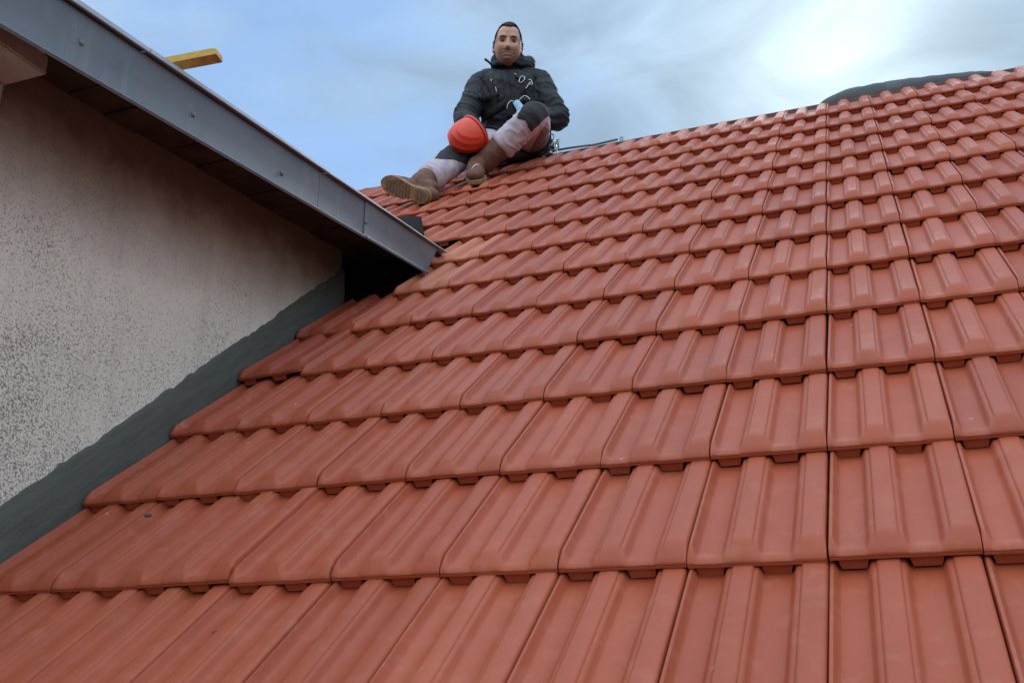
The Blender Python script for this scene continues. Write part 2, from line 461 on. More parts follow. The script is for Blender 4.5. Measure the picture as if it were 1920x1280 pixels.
M['harness'] = simple('harness_webbing', (0.012, 0.0135, 0.0135), 0.7, 0.25, 50, spec=0.3)
M['trouser'] = simple('pale_work_trousers', (0.53, 0.47, 0.54), 0.85, 0.13, 18, bmp=0.003, spec=0.2)
M['knee'] = simple('charcoal_patch', (0.040, 0.041, 0.046), 0.8, 0.2, 35, bmp=0.002, spec=0.25)
M['thigh_shade'] = simple('mauve_shade', (0.22, 0.155, 0.17), 0.85, 0.15, 24, bmp=0.002, spec=0.2)  # colour of the shade painted under his left leg
M['boot'] = simple('brown_boot_leather', (0.165, 0.078, 0.052), 0.6, 0.3, 30, bmp=0.002, spec=0.3)
M['sole'] = simple('tan_rubber', (0.28, 0.185, 0.10), 0.75, 0.25, 40)
M['sole_dark'] = simple('worn_tread_rubber', (0.19, 0.125, 0.078), 0.8, 0.3, 60)
M['helmet'] = simple('orange_red_plastic', (0.72, 0.052, 0.018), 0.38, 0.10, 10)
M['black_plastic'] = simple('black_plastic', (0.015, 0.015, 0.017), 0.5, 0.2, 40)
M['steel'] = simple('alloy', (0.62, 0.64, 0.67), 0.28, 0.1, 40, metal=1.0)
M['steel_dark'] = simple('dark_alloy', (0.16, 0.18, 0.22), 0.35, 0.2, 40, metal=0.9)
M['hair'] = simple('dark_brown_hair', (0.034, 0.025, 0.020), 0.75, 0.4, 160, bmp=0.003, spec=0.3)
M['mask_blue'] = simple('pale_blue_fabric', (0.33, 0.58, 0.72), 0.85, 0.06, 60)
M['white_elastic'] = simple('white_elastic', (0.72, 0.72, 0.74), 0.8, 0.05, 60)
M['white_eye'] = simple('eye_white', (0.22, 0.18, 0.165), 0.3, 0.05, 60)
M['iris'] = simple('brown_iris', (0.03, 0.02, 0.014), 0.2, 0.2, 60)
M['lanyard'] = simple('grey_lanyard', (0.17, 0.19, 0.22), 0.5, 0.2, 40)
M['chip'] = simple('dark_chip', (0.07, 0.06, 0.05), 0.8, 0.3, 60)

# ------------------------------------------------------------------ ground far below
me = mesh_of('ground', [(-1500, -1500, -6.5), (1500, -1500, -6.5), (1500, 1500, -6.5), (-1500, 1500, -6.5)], [(0, 1, 2, 3)])
tag(link_mesh('ground', me, M['ground']), kind='structure')

# ------------------------------------------------------------------ the tiled roof
PROFILE = [(0.0, .62), (.008, .80), (.030, .82), (.044, .60), (.062, .12), (.080, 0), (.160, -.02), (.240, 0), (.258, .12), (.276, .55), (.292, .74), (.318, .78), (.328, .96), (.345, 1.0), (.400, 1.02), (.462, 1.0), (.476, .95), (.484, .78), (.504, .74), (.520, .55), (.538, .12), (.556, 0), (.645, -.02), (.735, 0), (.753, .12), (.771, .55), (.787, .74), (.815, .78), (.826, .96), (.842, 1.0), (.915, 1.02), (.972, 1.0), (.990, .92), (1.0, .75)]
YS = [0.0, .0015, .0035, .006, .009, .013, .018, .024, .030, .036, .043, .050, .075, .12, .18, .26, L, L + .035, L + .073]
RIB, R0 = 0.0190, 0.035
def tile_z(fr, rib, y):
    base = 0.0092 - 0.0282 * y / L
    q = min(1.0, y / R0)                       # the rib runs level, then folds down to the lip in a short sloping nose
    f = .10 + .90 * (1 - (1 - q ** 1.05) ** 1.35) if q < 1 else 1.0
    if 0 < rib < 1: rib = 1 - (1 - rib) ** (1 + 1.3 * (1 - q))     # and spreads a little as it drops
    bead = 0.0028 * exp(-((y - 0.012) / 0.009) ** 2) * (1 - max(0, rib))
    edge = 0.004 * (1 - min(1.0, y / 0.008)) ** 2
    return base + RIB * rib * f + bead - edge * 0.6
def build_tile(name, notch=False, detail=True):
    bm = bmesh.new()
    ww = W - 0.0022
    prof = PROFILE if detail else PROFILE[::3] + [PROFILE[-1]]
    ys = YS if detail else [0.0, .012, .036, .12, L + .07]
    top = [[bm.verts.new((0.0011 + fr * ww, y, tile_z(fr, rib, y))) for fr, rib in prof] for y in ys]
    nx = len(prof)
    for a, b in zip(top, top[1:]):
        for i in range(nx - 1):
            if notch and b is top[-1] and (.07 < prof[i][0] < .25 or .54 < prof[i][0] < .745): continue
            bm.faces.new((a[i], a[i + 1], b[i + 1], b[i]))
    # front lip: upper face, fine groove, lower flange
    lip = [(0.0, None)] + ([(-0.0004, .0060), (.0009, .0055), (.0009, .0049), (-.0008, .0044), (-.0010, .0010), (.0012, .0004)] if detail else [(-.0008, .004), (.0, 0.0)])
    prev = top[0]
    for yy, zz in lip[1:]:
        cur = [bm.verts.new((0.0011 + fr * ww, yy, zz)) for fr, rib in prof]
        for i in range(nx - 1):
            bm.faces.new((cur[i], cur[i + 1], prev[i + 1], prev[i]))
        prev = cur
    under = [bm.verts.new((0.0011 + fr * ww, 0.05, -0.004)) for fr, rib in prof]
    for i in range(nx - 1):
        bm.faces.new((under[i], under[i + 1], prev[i + 1], prev[i]))
    # side skirts
    for k in (0, nx - 1):
        lows = [bm.verts.new((v[k].co.x, v[k].co.y, v[k].co.z - 0.020 if v[k].co.y > .05 else min(v[k].co.z - .001, 0.0))) for v in top]
        for j in range(len(ys) - 1):
            bm.faces.new((top[j][k], top[j + 1][k], lows[j + 1], lows[j]))
        col = [top[0][k]]
    # head edge
    hl = [bm.verts.new((v.co.x, v.co.y, v.co.z - 0.014)) for v in top[-1]]
    for i in range(nx - 1):
        if notch and (.07 < prof[i][0] < .25 or .54 < prof[i][0] < .745): continue
        bm.faces.new((top[-1][i], top[-1][i + 1], hl[i + 1], hl[i]))
    # the two plugs that hang from the lip into the troughs of the tile below
    for x0, x1 in ((.050, .268), (.530, .762)):
        s = 0.022
        fr = [(x0 + .001, 0.0012), (x0 + .001 + s * .5, -.0087), (x0 + .001 + s, -.0170), (x1 - .001 - s, -.0170), (x1 - .001 - s * .5, -.0087), (x1 - .001, 0.0012)]
        prism(bm, [Vector((0.0011 + a * ww, 0.0040, z)) for a, z in fr], (0, 0.04, -0.001))
    me = bm_mesh(name, bm)
    # smooth shading except at sharp edges
    me.polygons.foreach_set('use_smooth', [True] * len(me.polygons))
    try:
        me.set_sharp_from_angle(angle=radians(48))
    except Exception:
        pass
    return me

roof = empty('tiled_roof', roof_pt(0, 0, 0))
tag(roof, 'steep roof of red clay interlocking tiles that the man sits on', 'roof')
tile_me = build_tile('roof_tile'); tile_me.materials.append(M['tile'])
tile_pale = tile_me.copy(); tile_pale.materials.clear(); tile_pale.materials.append(M['tile_pale'])
tile_red = tile_me.copy(); tile_red.materials.clear(); tile_red.materials.append(M['tile_red'])
tile_top = build_tile('roof_tile', notch=True); tile_top.materials.append(M['tile'])
tile_low = build_tile('roof_tile_far', detail=False)
SHOWN = {-1: (-8, 1), 0: (-8, 1), 1: (-8, 1), 2: (-8, 2), 3: (-8, 2), 4: (-8, 2), 5: (-7, 2), 6: (-7, 3), 7: (-9, 3), 8: (-11, 3), 9: (-12, 4), 10: (-13, 4), 11: (-14, 4)}
rest = []
rnd = random.Random(3)
for r in range(-3, 12):
    lo, hi = SHOWN.get(r, (1, 0))
    full_lo = -8 if r < 5 else (-7 if r < 7 else -19)
    for c in range(full_lo, 9):
        jx, jy, jn = rnd.gauss(0, .0006), rnd.gauss(0, .0016), rnd.gauss(0, .0007)
        rz, ry, rx = rnd.gauss(0, .0022), rnd.gauss(0, .004), rnd.gauss(0, .0016)
        if (c, r) == (-8, 3): rx, ry, jn = -.004, -.035, .007      # laid crooked beside the wall
        if (c, r) == (-6, 0): ry, jn = -.022, .002
        mw = ROOF @ Matrix.Translation((c * W + jx, r * L + jy, max(jn, -.001) + .0006)) @ Matrix.Rotation(rz, 4, 'Z') @ Matrix.Rotation(ry, 4, 'Y') @ Matrix.Rotation(rx, 4, 'X')
        if lo <= c <= hi:
            src = tile_me
            if (c, r) in ((-7, 5), (-7, 6)): src = tile_pale
            elif r == 11: src = tile_top
            elif c == -8 and r in (3, 4, 2): src = tile_red
            o = bpy.data.objects.new('roof_tile', src); COL.objects.link(o)
            o.parent = roof
            o.matrix_world = mw
            o.matrix_basis = mw
            if src is tile_pale: o["label"] = 'paler orange cut tile beside the metal edge'
        else:
            rest.append(mw)
V, F = [], []
for mw in rest:
    o0 = len(V)
    V += [mw @ v.co for v in tile_low.vertices]
    F += [tuple(i + o0 for i in p.vertices) for p in tile_low.polygons]
o = link_mesh('roof_tile_field', mesh_of('roof_tile_field', V, F, True), M['tile'], roof)
o["kind"] = 'stuff'
bm = bmesh.new()
prism(bm, [roof_pt(-3.9, -3.1 * L, -.045), roof_pt(1.9, -3.1 * L, -.045), roof_pt(1.9, RIDGE - .05, -.045), roof_pt(-3.9, RIDGE - .05, -.045)], ROOFN * -.03)
link_mesh('roof_deck', bm_mesh('roof_deck', bm), M['deck'], roof)
# back slope of the roof, beyond the ridge
top = roof_pt(0, RIDGE, -.03)
bm = bmesh.new()
prism(bm, [Vector((-3.9, top.y + .004, top.z)), Vector((1.9, top.y + .004, top.z)), Vector((1.9, top.y + 3, top.z - 2.4)), Vector((-3.9, top.y + 3, top.z - 2.4))], (0, 0, -.04))
link_mesh('back_slope', bm_mesh('back_slope', bm), M['deck'], roof)
bm = bmesh.new()
box(bm, (-3.85, top.y - .012, top.z - .06), (1.85, top.y + .018, top.z + .020), .002)
link_mesh('ridge_board', bm_mesh('ridge_board', bm), M['ridge'], roof)

# ------------------------------------------------------------------ the dormer
dormer = empty('dormer', (-1.62, 0.5, 0.6))
tag(dormer, 'grey roughcast dormer cheek with a metal-edged flat roof, at the left', 'dormer')
XW, XF = -1.62, -1.38
YF = -1.6                                   # front of the dormer, outside the picture
def zb(y): return 1.047 + .117 * y          # lower edge of the fascia
def zt(y): return 1.187 + .1085 * y         # top of its face
def zc(y): return 1.2055 + .1035 * y        # top of the capping
def zs(y): return 1.152 + .098 * y          # soffit
YE = 1.33                                   # back corner of the cheek wall
def rz_(y): return y * SA / CA              # roof plane height at y
bm = bmesh.new()
ny, poly = 30, []
poly = [Vector((XW, YF, rz_(YF) - .12)), Vector((XW, YE, rz_(YE) - .12)), Vector((XW, YE, zs(YE) + .01)), Vector((XW, YF, zs(YF) + .01))]
prism(bm, poly, (-.18, 0, 0))
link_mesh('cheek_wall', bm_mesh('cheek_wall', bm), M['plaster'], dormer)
# back wall of the dormer, closing it off under the overhang
bm = bmesh.new()
box(bm, (-3.7, YE - .0005, .95), (XW - .183, YE + .1, zs(YE) - .004))
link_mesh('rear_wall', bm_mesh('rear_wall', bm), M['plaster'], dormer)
# painted cement strip along the foot of the wall, upper edge uneven
bm = bmesh.new()
rows = []
n = 150
for i in range(n + 1):
    y = -.9 + (YE + .012 + .9) * i / n
    yy = y / CA
    e = .009 * (noise.noise(Vector((y * 5, 0, 3))) ) + .008 * noise.noise(Vector((y * 23, 1, 3))) + .007 * noise.noise(Vector((y * 70, 2, 3)))
    h = .136 + e - .016 * max(0, (y - .3)) 
    low = rz_(y) - .09
    out = .004 * noise.noise(Vector((y * 9, 5, 1)))
    pts = [Vector((XW + .012, y, low)), Vector((XW + .012 + .3 * out, y, rz_(y) + .03)), Vector((XW + .010 + out, y, rz_(y) + .075)), Vector((XW + .007, y, rz_(y) + h - .008)), Vector((XW + .0035, y, rz_(y) + h)), Vector((XW - .002, y, rz_(y) + h + .003))]
    rows.append([bm.verts.new(p) for p in pts])
for a, b in zip(rows, rows[1:]):
    for k in range(5):
        bm.faces.new((a[k], b[k], b[k + 1], a[k + 1]))
# return round the back corner
e = rows[-1]
bk = [bm.verts.new((v.co.x - .05, v.co.y + .001, v.co.z)) for v in e]
for k in range(5): bm.faces.new((e[k], bk[k], bk[k + 1], e[k + 1]))
link_mesh('cement_flashing', bm_mesh('cement_flashing', bm, True), M['cement'], dormer)
# soffit boards
sb_n = 0
y = YF
rnd = random.Random(11)
while y < 1.5:
    wdt = .118
    bm = bmesh.new()
    y1 = min(y + wdt - .005, 1.5)
    dz = rnd.uniform(-.004, .002)
    poly = [Vector((XW - .01, y, zs(y) + dz)), Vector((XW - .01, y1, zs(y1) + dz)), Vector((XF - .006, y1, zs(y1) + dz)), Vector((XF - .006, y, zs(y) + dz))]
    prism(bm, poly, (0, 0, .016))
    link_mesh('soffit_board', bm_mesh('soffit_board', bm), M['soffit'], dormer)
    y += wdt
# roof sheet over the boards
bm = bmesh.new()
ym = 1.74
prism(bm, [Vector((-3.7, YF, zs(YF) + .02)), Vector((XF - .008, YF, zs(YF) + .02)), Vector((XF - .008, 1.5, zs(1.5) + .022)), Vector((XF - .008, ym, zc(ym) - .03)), Vector((-3.7, ym, zc(ym) - .03))], (0, 0, .018))
link_mesh('roof_sheet', bm_mesh('roof_sheet', bm), M['bitumen'], dormer)
# metal fascia in three lengths
def fascia(y0, y1, proud, end_cut=False):
    bm = bmesh.new()
    sec = []
    ys_ = [y0 + (y1 - y0) * i / 14 for i in range(15)]
    for y in ys_:
        b, t = zb(y), zt(y)
        wob = .0012 * noise.noise(Vector((y * 4, 2, 0)))
        x = XF + proud + wob
        s = [(x - .004, b + .014), (x + .003, b + .003), (x + .009, b - .001), (x + .012, b + .005), (x + .009, b + .011), (x + .002, b + .013), (x, b + .017), (x + .0006 + wob, (b + t) / 2), (x, t), (x - .003, t + .004), (x - .006, t), (x - .006, b + .02)]
        sec.append([Vector((px, y, pz)) for px, pz in s])
    if end_cut:      # last length ends on a slant just above the tiles
        k = len(sec) - 1
        for j, p in enumerate(sec[k]):
            f = (p.z - zb(y1)) / (zt(y1) - zb(y1))
            yy = y1 + (.095) * max(0.0, min(1.0, f))
            p.z += .117 * (yy - y1); p.y = yy
    vs = [[bm.verts.new(p) for p in s] for s in sec]
    m = len(vs[0])
    for a, b in zip(vs, vs[1:]):
        for k in range(m):
            bm.faces.new((a[k], b[k], b[(k + 1) % m], a[(k + 1) % m]))
    bm.faces.new(vs[0]); bm.faces.new(list(reversed(vs[-1])))
    me = bm_mesh('fascia_panel', bm, True)
    me.set_sharp_from_angle(angle=radians(35))
    return link_mesh('fascia_panel', me, M['zinc'], dormer)
fp = [fascia(YF, .778, 0.0), fascia(.781, 1.048, -.0007), fascia(1.052, 1.500, .0018, True)]
for y, z, par in ((-.152, 1.104, 0), (.21, 1.139, 0), (.59, 1.171, 0), (1.06, 1.232, 2)):
    bm = bmesh.new()
    v, f = ball((XF + .001 + (.0022 if par == 2 else 0), y, z), .0035, .0075, .0075, nu=14, nv=8)
    vv = [bm.verts.new(p) for p in v]
    for q in f: bm.faces.new([vv[i] for i in q])
    ob = link_mesh('screw', bm_mesh('screw', bm, True), M['zinc'], None)
    ob.parent = fp[par]
for y0, y1, k in ((YF, .030, 0), (.034, .812, 1), (.816, 1.66, 0)):
    bm = bmesh.new()
    rows = []
    for i in range(13):
        y = y0 + (y1 - y0) * i / 12
        t, c = zt(y), zc(y) + .0008 * k
        x = XF + .010 + .0008 * k + .0008 * noise.noise(Vector((y * 5, 7, 0)))
        rows.append([bm.verts.new((px, y, pz)) for px, pz in ((x - .004, t + .005), (x + .001, t + .0035), (x + .003, t + .005), (x, c - .001), (x - .004, c), (x - .05, c + .003), (x - .05, c - .006), (x - .006, c - .006))])
    for a, b in zip(rows, rows[1:]):
        for j in range(8): bm.faces.new((a[j], b[j], b[(j + 1) % 8], a[(j + 1) % 8]))
    bm.faces.new(rows[0]); bm.faces.new(list(reversed(rows[-1])))
    me = bm_mesh('cap_strip', bm, True); me.set_sharp_from_angle(angle=radians(35))
    link_mesh('cap_strip', me, M['zinc_cap'], dormer)
# beam end and pale post at the front corner
bm = bmesh.new(); box(bm, (XW + .002, YF, 1.072), (-1.497, -.120, 1.118), .004)
me = bm_mesh('beam', bm); link_mesh('beam', me, M['beam'], dormer)
bm = bmesh.new(); box(bm, (XW - .05, YF, -.5), (XW + .014, -.128, 1.069), .003)
link_mesh('corner_post', bm_mesh('corner_post', bm), M['post'], dormer)
# crumbly mortar on top of the beam
bm = bmesh.new()
rnd = random.Random(5)
for i in range(26):
    c = Vector((-1.50 + rnd.uniform(-.03, .012), -.13 - rnd.random() * .2, 1.118 + rnd.uniform(0, .012)))
    v, f = ball(c, rnd.uniform(.006, .014), rnd.uniform(.006, .018), rnd.uniform(.005, .010), nu=7, nv=5)
    vv = [bm.verts.new(p + Vector((rnd.gauss(0, .0012), rnd.gauss(0, .0012), rnd.gauss(0, .0012)))) for p in v]
    for q in f: bm.faces.new([vv[i] for i in q])
o = link_mesh('mortar', bm_mesh('mortar', bm), M['beam'], dormer); o["kind"] = 'stuff'

# yellow lath on the dormer roof
bm = bmesh.new()
a, d = Vector((-1.62, .112, 1.222)), Vector((.325, .068, .036))
u = d.normalized(); s = Vector((-u.y, u.x, 0)).normalized(); up = u.cross(s) * -1
if up.z < 0: up = -up
prof = [(-.018, 0), (.018, 0), (.018, .018), (.013, .0215), (-.013, .0215), (-.018, .018)]
ends = []
for t, sc in ((0, 1), (.95, 1), (.985, .9), (1.0, .72)):
    ends.append([bm.verts.new(a + d * t + s * (px * (1 if sc > .8 else .96)) + up * (pz * sc)) for px, pz in prof])
for A, B in zip(ends, ends[1:]):
    for k in range(6): bm.faces.new((A[k], A[(k+1) % 6], B[(k+1) % 6], B[k]))
bm.faces.new(ends[0]); bm.faces.new(list(reversed(ends[-1])))
o = link_mesh('timber_lath', bm_mesh('timber_lath', bm), M['yellow_wood'])
tag(o, 'yellow timber lath sticking out over the metal edge of the dormer roof', 'timber')

# dark scrap of felt beside the metal edge
bm = bmesh.new()
g = [[None] * 7 for _ in range(7)]
A0, A1, B0, B1 = roof_pt(-1.96, 2.84, .02), roof_pt(-1.700, 2.75, .044), roof_pt(-1.74, 2.30, .04), roof_pt(-1.545, 2.385, .042)
for i in range(7):
    for j in range(7):
        p = (A0.lerp(A1, i/6)).lerp(B0.lerp(B1, i/6), j/6)
        p = p + ROOFN * (.010 * noise.noise(p * 9) + .018 * sin(i/6*pi))
        g[i][j] = p
top_v = [[bm.verts.new(p) for p in r_] for r_ in g]; bot_v = [[bm.verts.new(p - ROOFN * .006) for p in r_] for r_ in g]
for i in range(6):
    for j in range(6):
        bm.faces.new((top_v[i][j], top_v[i+1][j], top_v[i+1][j+1], top_v[i][j+1]))
        bm.faces.new((bot_v[i][j], bot_v[i][j+1], bot_v[i+1][j+1], bot_v[i+1][j]))
for i in range(6):
    for (q, w_) in (((i, 0), (i+1, 0)), ((i, 6), (i+1, 6)), ((0, i), (0, i+1)), ((6, i), (6, i+1))):
        bm.faces.new((top_v[q[0]][q[1]], top_v[w_[0]][w_[1]], bot_v[w_[0]][w_[1]], bot_v[q[0]][q[1]]))
o = link_mesh('felt_scrap', bm_mesh('felt_scrap', bm, True), M['bitumen'])
tag(o, 'dark scrap of roofing felt lying on the tiles just past the metal edge', 'felt scrap')

# long dark bundle on the ridge at the right
bundle = empty('dark_bundle', (.35, top.y, top.z + .05))
tag(bundle, 'long dark blue-grey bundle with a rounded left end lying along the ridge', 'bundle')
by = top.y + .085
bp = [(-.05, .050), (.0, .070), (.06, .084), (.16, .092), (.28, .094), (.40, .090), (.52, .084), (.64, .074), (.74, .062), (.83, .036)]
hh = [(-.05, .034), (.0, .074), (.06, .096), (.16, .106), (.28, .104), (.40, .097), (.52, .088), (.64, .076), (.74, .062), (.83, .036)]
V, F = loft([(x, by, top.z + .02) for x, _ in bp], [(max(.02, r), h) for (x, r), (_, h) in zip(bp, [(q_, w_ * .95) for q_, w_ in hh])], front=(0, 0, 1), seg=24, sub=5, cap=.5)
me = mesh_of('bundle_body', V, F, True)
wrinkle(me, lambda p, n: .004 * noise.noise(Vector((p.x * 16, p.y * 30, p.z * 30))) + .0025 * noise.noise(p * 60))
link_mesh('bundle_body', me, M['bag'], bundle)
V, F = loft([(x, by, top.z + .02) for x in (.285, .32, .365)], [(.0956, .1002), (.0945, .0985), (.0928, .0958)], front=(0, 0, 1), seg=24, sub=4, cap=0)
me = mesh_of('tape_band', V, F, True); link_mesh('tape_band', me, M['bag_patch'], bundle)

# chips of mortar on the tiles
for (x, y_, n_, s, lab) in ((-.936, -.14, .004, .0085, 'small dark chip lying on the bottom row of tiles'), (-1.03, .085, .016, .005, 'dark speck on a left tile beside a white smear'), (-1.36, .255, .012, .006, 'tiny dark chip on the leftmost low tile by the cement strip')):
    p = roof_pt(x, y_, n_)
    V, F = ball((0, 0, 0), s * 1.5, s, s * .6, nu=8, nv=6)
    V = [v + Vector((random.gauss(0, s*.12), random.gauss(0, s*.12), random.gauss(0, s*.08))) for v in V]
    o = link_mesh('mortar_chip', mesh_of('mortar_chip', V, F), M['chip'])
    o.matrix_world = ROOF.copy(); o.location = p
    tag(o, lab, 'chip', 'chips lying on the tiles')

# ------------------------------------------------------------------ the man on the ridge
MAN_F = Vector((.3366, -.8851, 0)).normalized()       # the way he faces, level
MAN_S = Vector((.8851, .3366, 0)).normalized()        # to his left
UP = Vector((0, 0, 1))
person = empty('person', Vector((-1.655, 3.166, 2.595)))
tag(person, 'man in dark jacket and pale work trousers sitting on the roof ridge', 'person')

neck0, neck1 = Vector((-1.662, 3.066, 3.084)), Vector((-1.652, 3.031, 3.157))
headc = Vector((-1.629, 2.969, 3.198))
# head axes: he looks down towards the camera, head tipped a little to his left
hz = (UP + MAN_S * .05 + MAN_F * .16).normalized()
hy = (MAN_F + MAN_S * .02); hy = (hy - hz * hy.dot(hz)).normalized()
hx = hy.cross(hz) * -1
if hx.dot(MAN_S) < 0: hx = -hx
HEADM = Matrix((hx, hy, hz)).transposed()
def head_local(p): return Vector(((p - headc).dot(hx), (p - headc).dot(hy), (p - headc).dot(hz)))
def head_world(x, y, z): return headc + hx * x + hy * y + hz * z
def g(x, s): return exp(-(x / s) ** 2)
def low(z): return z + .017 * min(1, max(0, (z + .115) / .06))
def skull(v):
    x, y, z = v
    e = 2.35
    k = (abs(x) ** e + abs(y) ** e + abs(z) ** e) ** (-1 / e)
    ax = .0745
    if z < -.1: ax *= 1 - .25 * min(1, ((-z - .1) / .9)) ** 2.2
    return Vector((x * k * ax, y * k * .095, z * k * .114))
def head_lump():
    V, F = ball((0, 0, 0), 1, 1, 1, nu=96, nv=72)
    out = []
    for v in V:
        x, y, z = v
        p = skull(v)
        if y < 0 and z < 0:      # nape
            p.y *= 1 - .45 * min(1, -z)
        if y > 0:
            fx, fz = p.x, low(p.z)
            front = min(1, max(0, y * 1.6))
            d = 0
            # flatter face plane
            d += -.010 * g(fx, .045) * g(fz - .02, .05)
            d += .0085 * g(fz - .036, .012) * g(abs(fx) - .028, .024)            # brow
            d += -.0150 * g(abs(fx) - .031, .0155) * g(fz - .013, .0135)          # eye sockets
            nose = max(0, min(1, (.024 - fz) / .050))
            if -.036 < fz < .024: d += (.006 + .020 * nose) * g(fx, .0095 + .004 * nose)
            if fz <= -.036: d += .026 * g(fz + .036, .006) * g(fx, .0135)
            d += .009 * g(fz + .029, .009) * g(abs(fx) - .0125, .007)            # nostrils
            d += .007 * g(abs(fx) - .046, .018) * g(fz + .022, .020)             # cheek bones, smiling
            d += .0075 * g(fz + .0555, .0065) * g(fx, .024)                      # upper lip
            d += -.0075 * g(fz + .0640, .0038) * g(fx, .026)                     # mouth line
            d += .0085 * g(fz + .0715, .0065) * g(fx, .020)                      # lower lip
            d += -.004 * g(fz + .0835, .006) * g(fx, .022)
            if -.072 < fz < -.030: d += -.0035 * g(abs(fx) - (.019 + .42 * (-.030 - fz)), .0045)   # smile folds
            d += .017 * g(fz + .099, .014) * g(fx, .026)                         # chin
            d += .004 * g(fz - .07, .03) * g(fx, .05)                            # forehead
            p.y += d * front
        out.append(head_world(*p))
    return out, F
lumps = [head_lump()]
for s in (-1, 1):        # ears
    rot = HEADM @ Matrix.Rotation(s * .35, 3, 'Z')
    lumps.append(ball(head_world(s * .0790, -.010, -.002), .0060, .016, .029, rot, 16, 12))
    lumps.append(ball(head_world(s * .0765, -.004, -.028), .006, .009, .010, rot, 10, 8))
lumps.append(loft([neck0 - UP * .03, neck0, neck1, headc - hz * .05 - hy * .012], [(.075, .066), (.067, .060), (.064, .060), (.060, .060)], front=MAN_F))

# joints
pelvis, waist, chest, yoke = Vector((-1.653, 3.168, 2.717)), Vector((-1.650, 3.102, 2.808)), Vector((-1.658, 3.064, 2.937)), Vector((-1.665, 3.067, 3.044))
shR, elR, haR = Vector((-1.805, 3.013, 3.016)), Vector((-1.842, 2.885, 2.740)), Vector((-1.734, 2.752, 2.565))
shL, elL, haL = Vector((-1.508, 3.123, 3.024)), Vector((-1.380, 3.078, 2.753)), Vector((-1.470, 2.957, 2.681))
hipL, knL, anL = Vector((-1.567, 3.149, 2.675)), Vector((-1.406, 2.757, 2.583)), Vector((-1.703, 2.776, 2.376))
hipR, knR, anR = Vector((-1.711, 3.113, 2.685)), Vector((-1.819, 2.791, 2.462)), Vector((-1.914, 2.520, 2.176))
lumps.append(loft([pelvis, waist, chest, yoke, neck0], [(.15, .10), (.145, .10), (.155, .105), (.13, .085), (.06, .055)], front=MAN_F))
for a, b, c in ((shR, elR, haR), (shL, elL, haL)):
    lumps.append(loft([yoke, a, a.lerp(b, .5), b, b.lerp(c, .6), c], [.06, .058, .050, .043, .040, .030], cap=.8))
for a, b, c in ((hipL, knL, anL), (hipR, knR, anR)):
    lumps.append(loft([a, a.lerp(b, .5), b, b.lerp(c, .35), c], [.088, .078, .056, .056, .040], cap=.8))
def hand(wrist, along, palm_n, curl):
    """palm, four unequal bent fingers and a thumb from the side of the palm"""
    al = along.normalized(); pn = (palm_n - al * palm_n.dot(al)).normalized(); ac = al.cross(pn)
    L_ = [loft([wrist, wrist + al * .045, wrist + al * .085], [(.024, .015), (.038, .016), (.040, .014)], front=pn, cap=.5)]
    for k, ln in enumerate((.070, .080, .075, .058)):
        b0 = wrist + al * .085 + ac * ((k - 1.5) * .0205)
        b1 = b0 + (al * cos(curl * .5) + pn * sin(curl * .5)) * ln * .45
        b2 = b1 + (al * cos(curl * 1.3) + pn * sin(curl * 1.3)) * ln * .32
        b3 = b2 + (al * cos(curl * 1.9) + pn * sin(curl * 1.9)) * ln * .23
        L_.append(loft([b0 - al * .02, b0, b1, b2, b3], [.0095, .0095, .0088, .008, .007], cap=.9, seg=10, sub=3))
    t0 = wrist + al * .03 - ac * .030
    t1 = t0 + (al * .6 - ac * .7 + pn * .3) * .035
    t2 = t1 + (al * .9 - ac * .1 + pn * .45) * .032
    L_.append(loft([t0 + ac * .012, t0, t1, t2], [.013, .0125, .0105, .0085], cap=.9, seg=10, sub=3))
    return L_
lumps += hand(haR, (haR - elR), MAN_S * .4 - UP * .6, 1.0)
lumps += hand(haL, (haL - elL) - UP * .02, -UP + MAN_F * -.5, .8)
body_me = union('body', lumps, voxel=.0032, smooth=1, factor=.5)

def hairline(ax, y):
    # height above which there is hair, for a direction with x = ax and depth y
    if y > .22: return .63 + .12 * g(ax - .45, .18) - .62 * max(0, ax - .62) / .38
    if y > -.12: return .62 - (.22 - y) / .34 * .95 - .25 * max(0, ax - .5)
    return -.45
def skin_mat():
    m, nd, lk, b = new_mat('skin')
    at = nd.new('ShaderNodeAttribute'); at.attribute_name = 'tone'
    tcn = nd.new('ShaderNodeTexCoord')
    f = tnoise(nd, lk, tcn.outputs['Object'], 60, 5)
    lk.new(mixc(nd, lk, ramp(nd, lk, f, [(0.3, 0.0), (0.7, 0.18)]), at.outputs['Color'], (.40, .20, .15)), b.inputs['Base Color'])
    b.inputs['Roughness'].default_value = .48
    b.inputs['Subsurface Weight'].default_value = .12; b.inputs['Subsurface Radius'].default_value = (.010, .004, .002)
    b.inputs['Subsurface Scale'].default_value = .5
    return m
M['skin'] = skin_mat()
att = body_me.color_attributes.new('tone', 'FLOAT_COLOR', 'POINT')
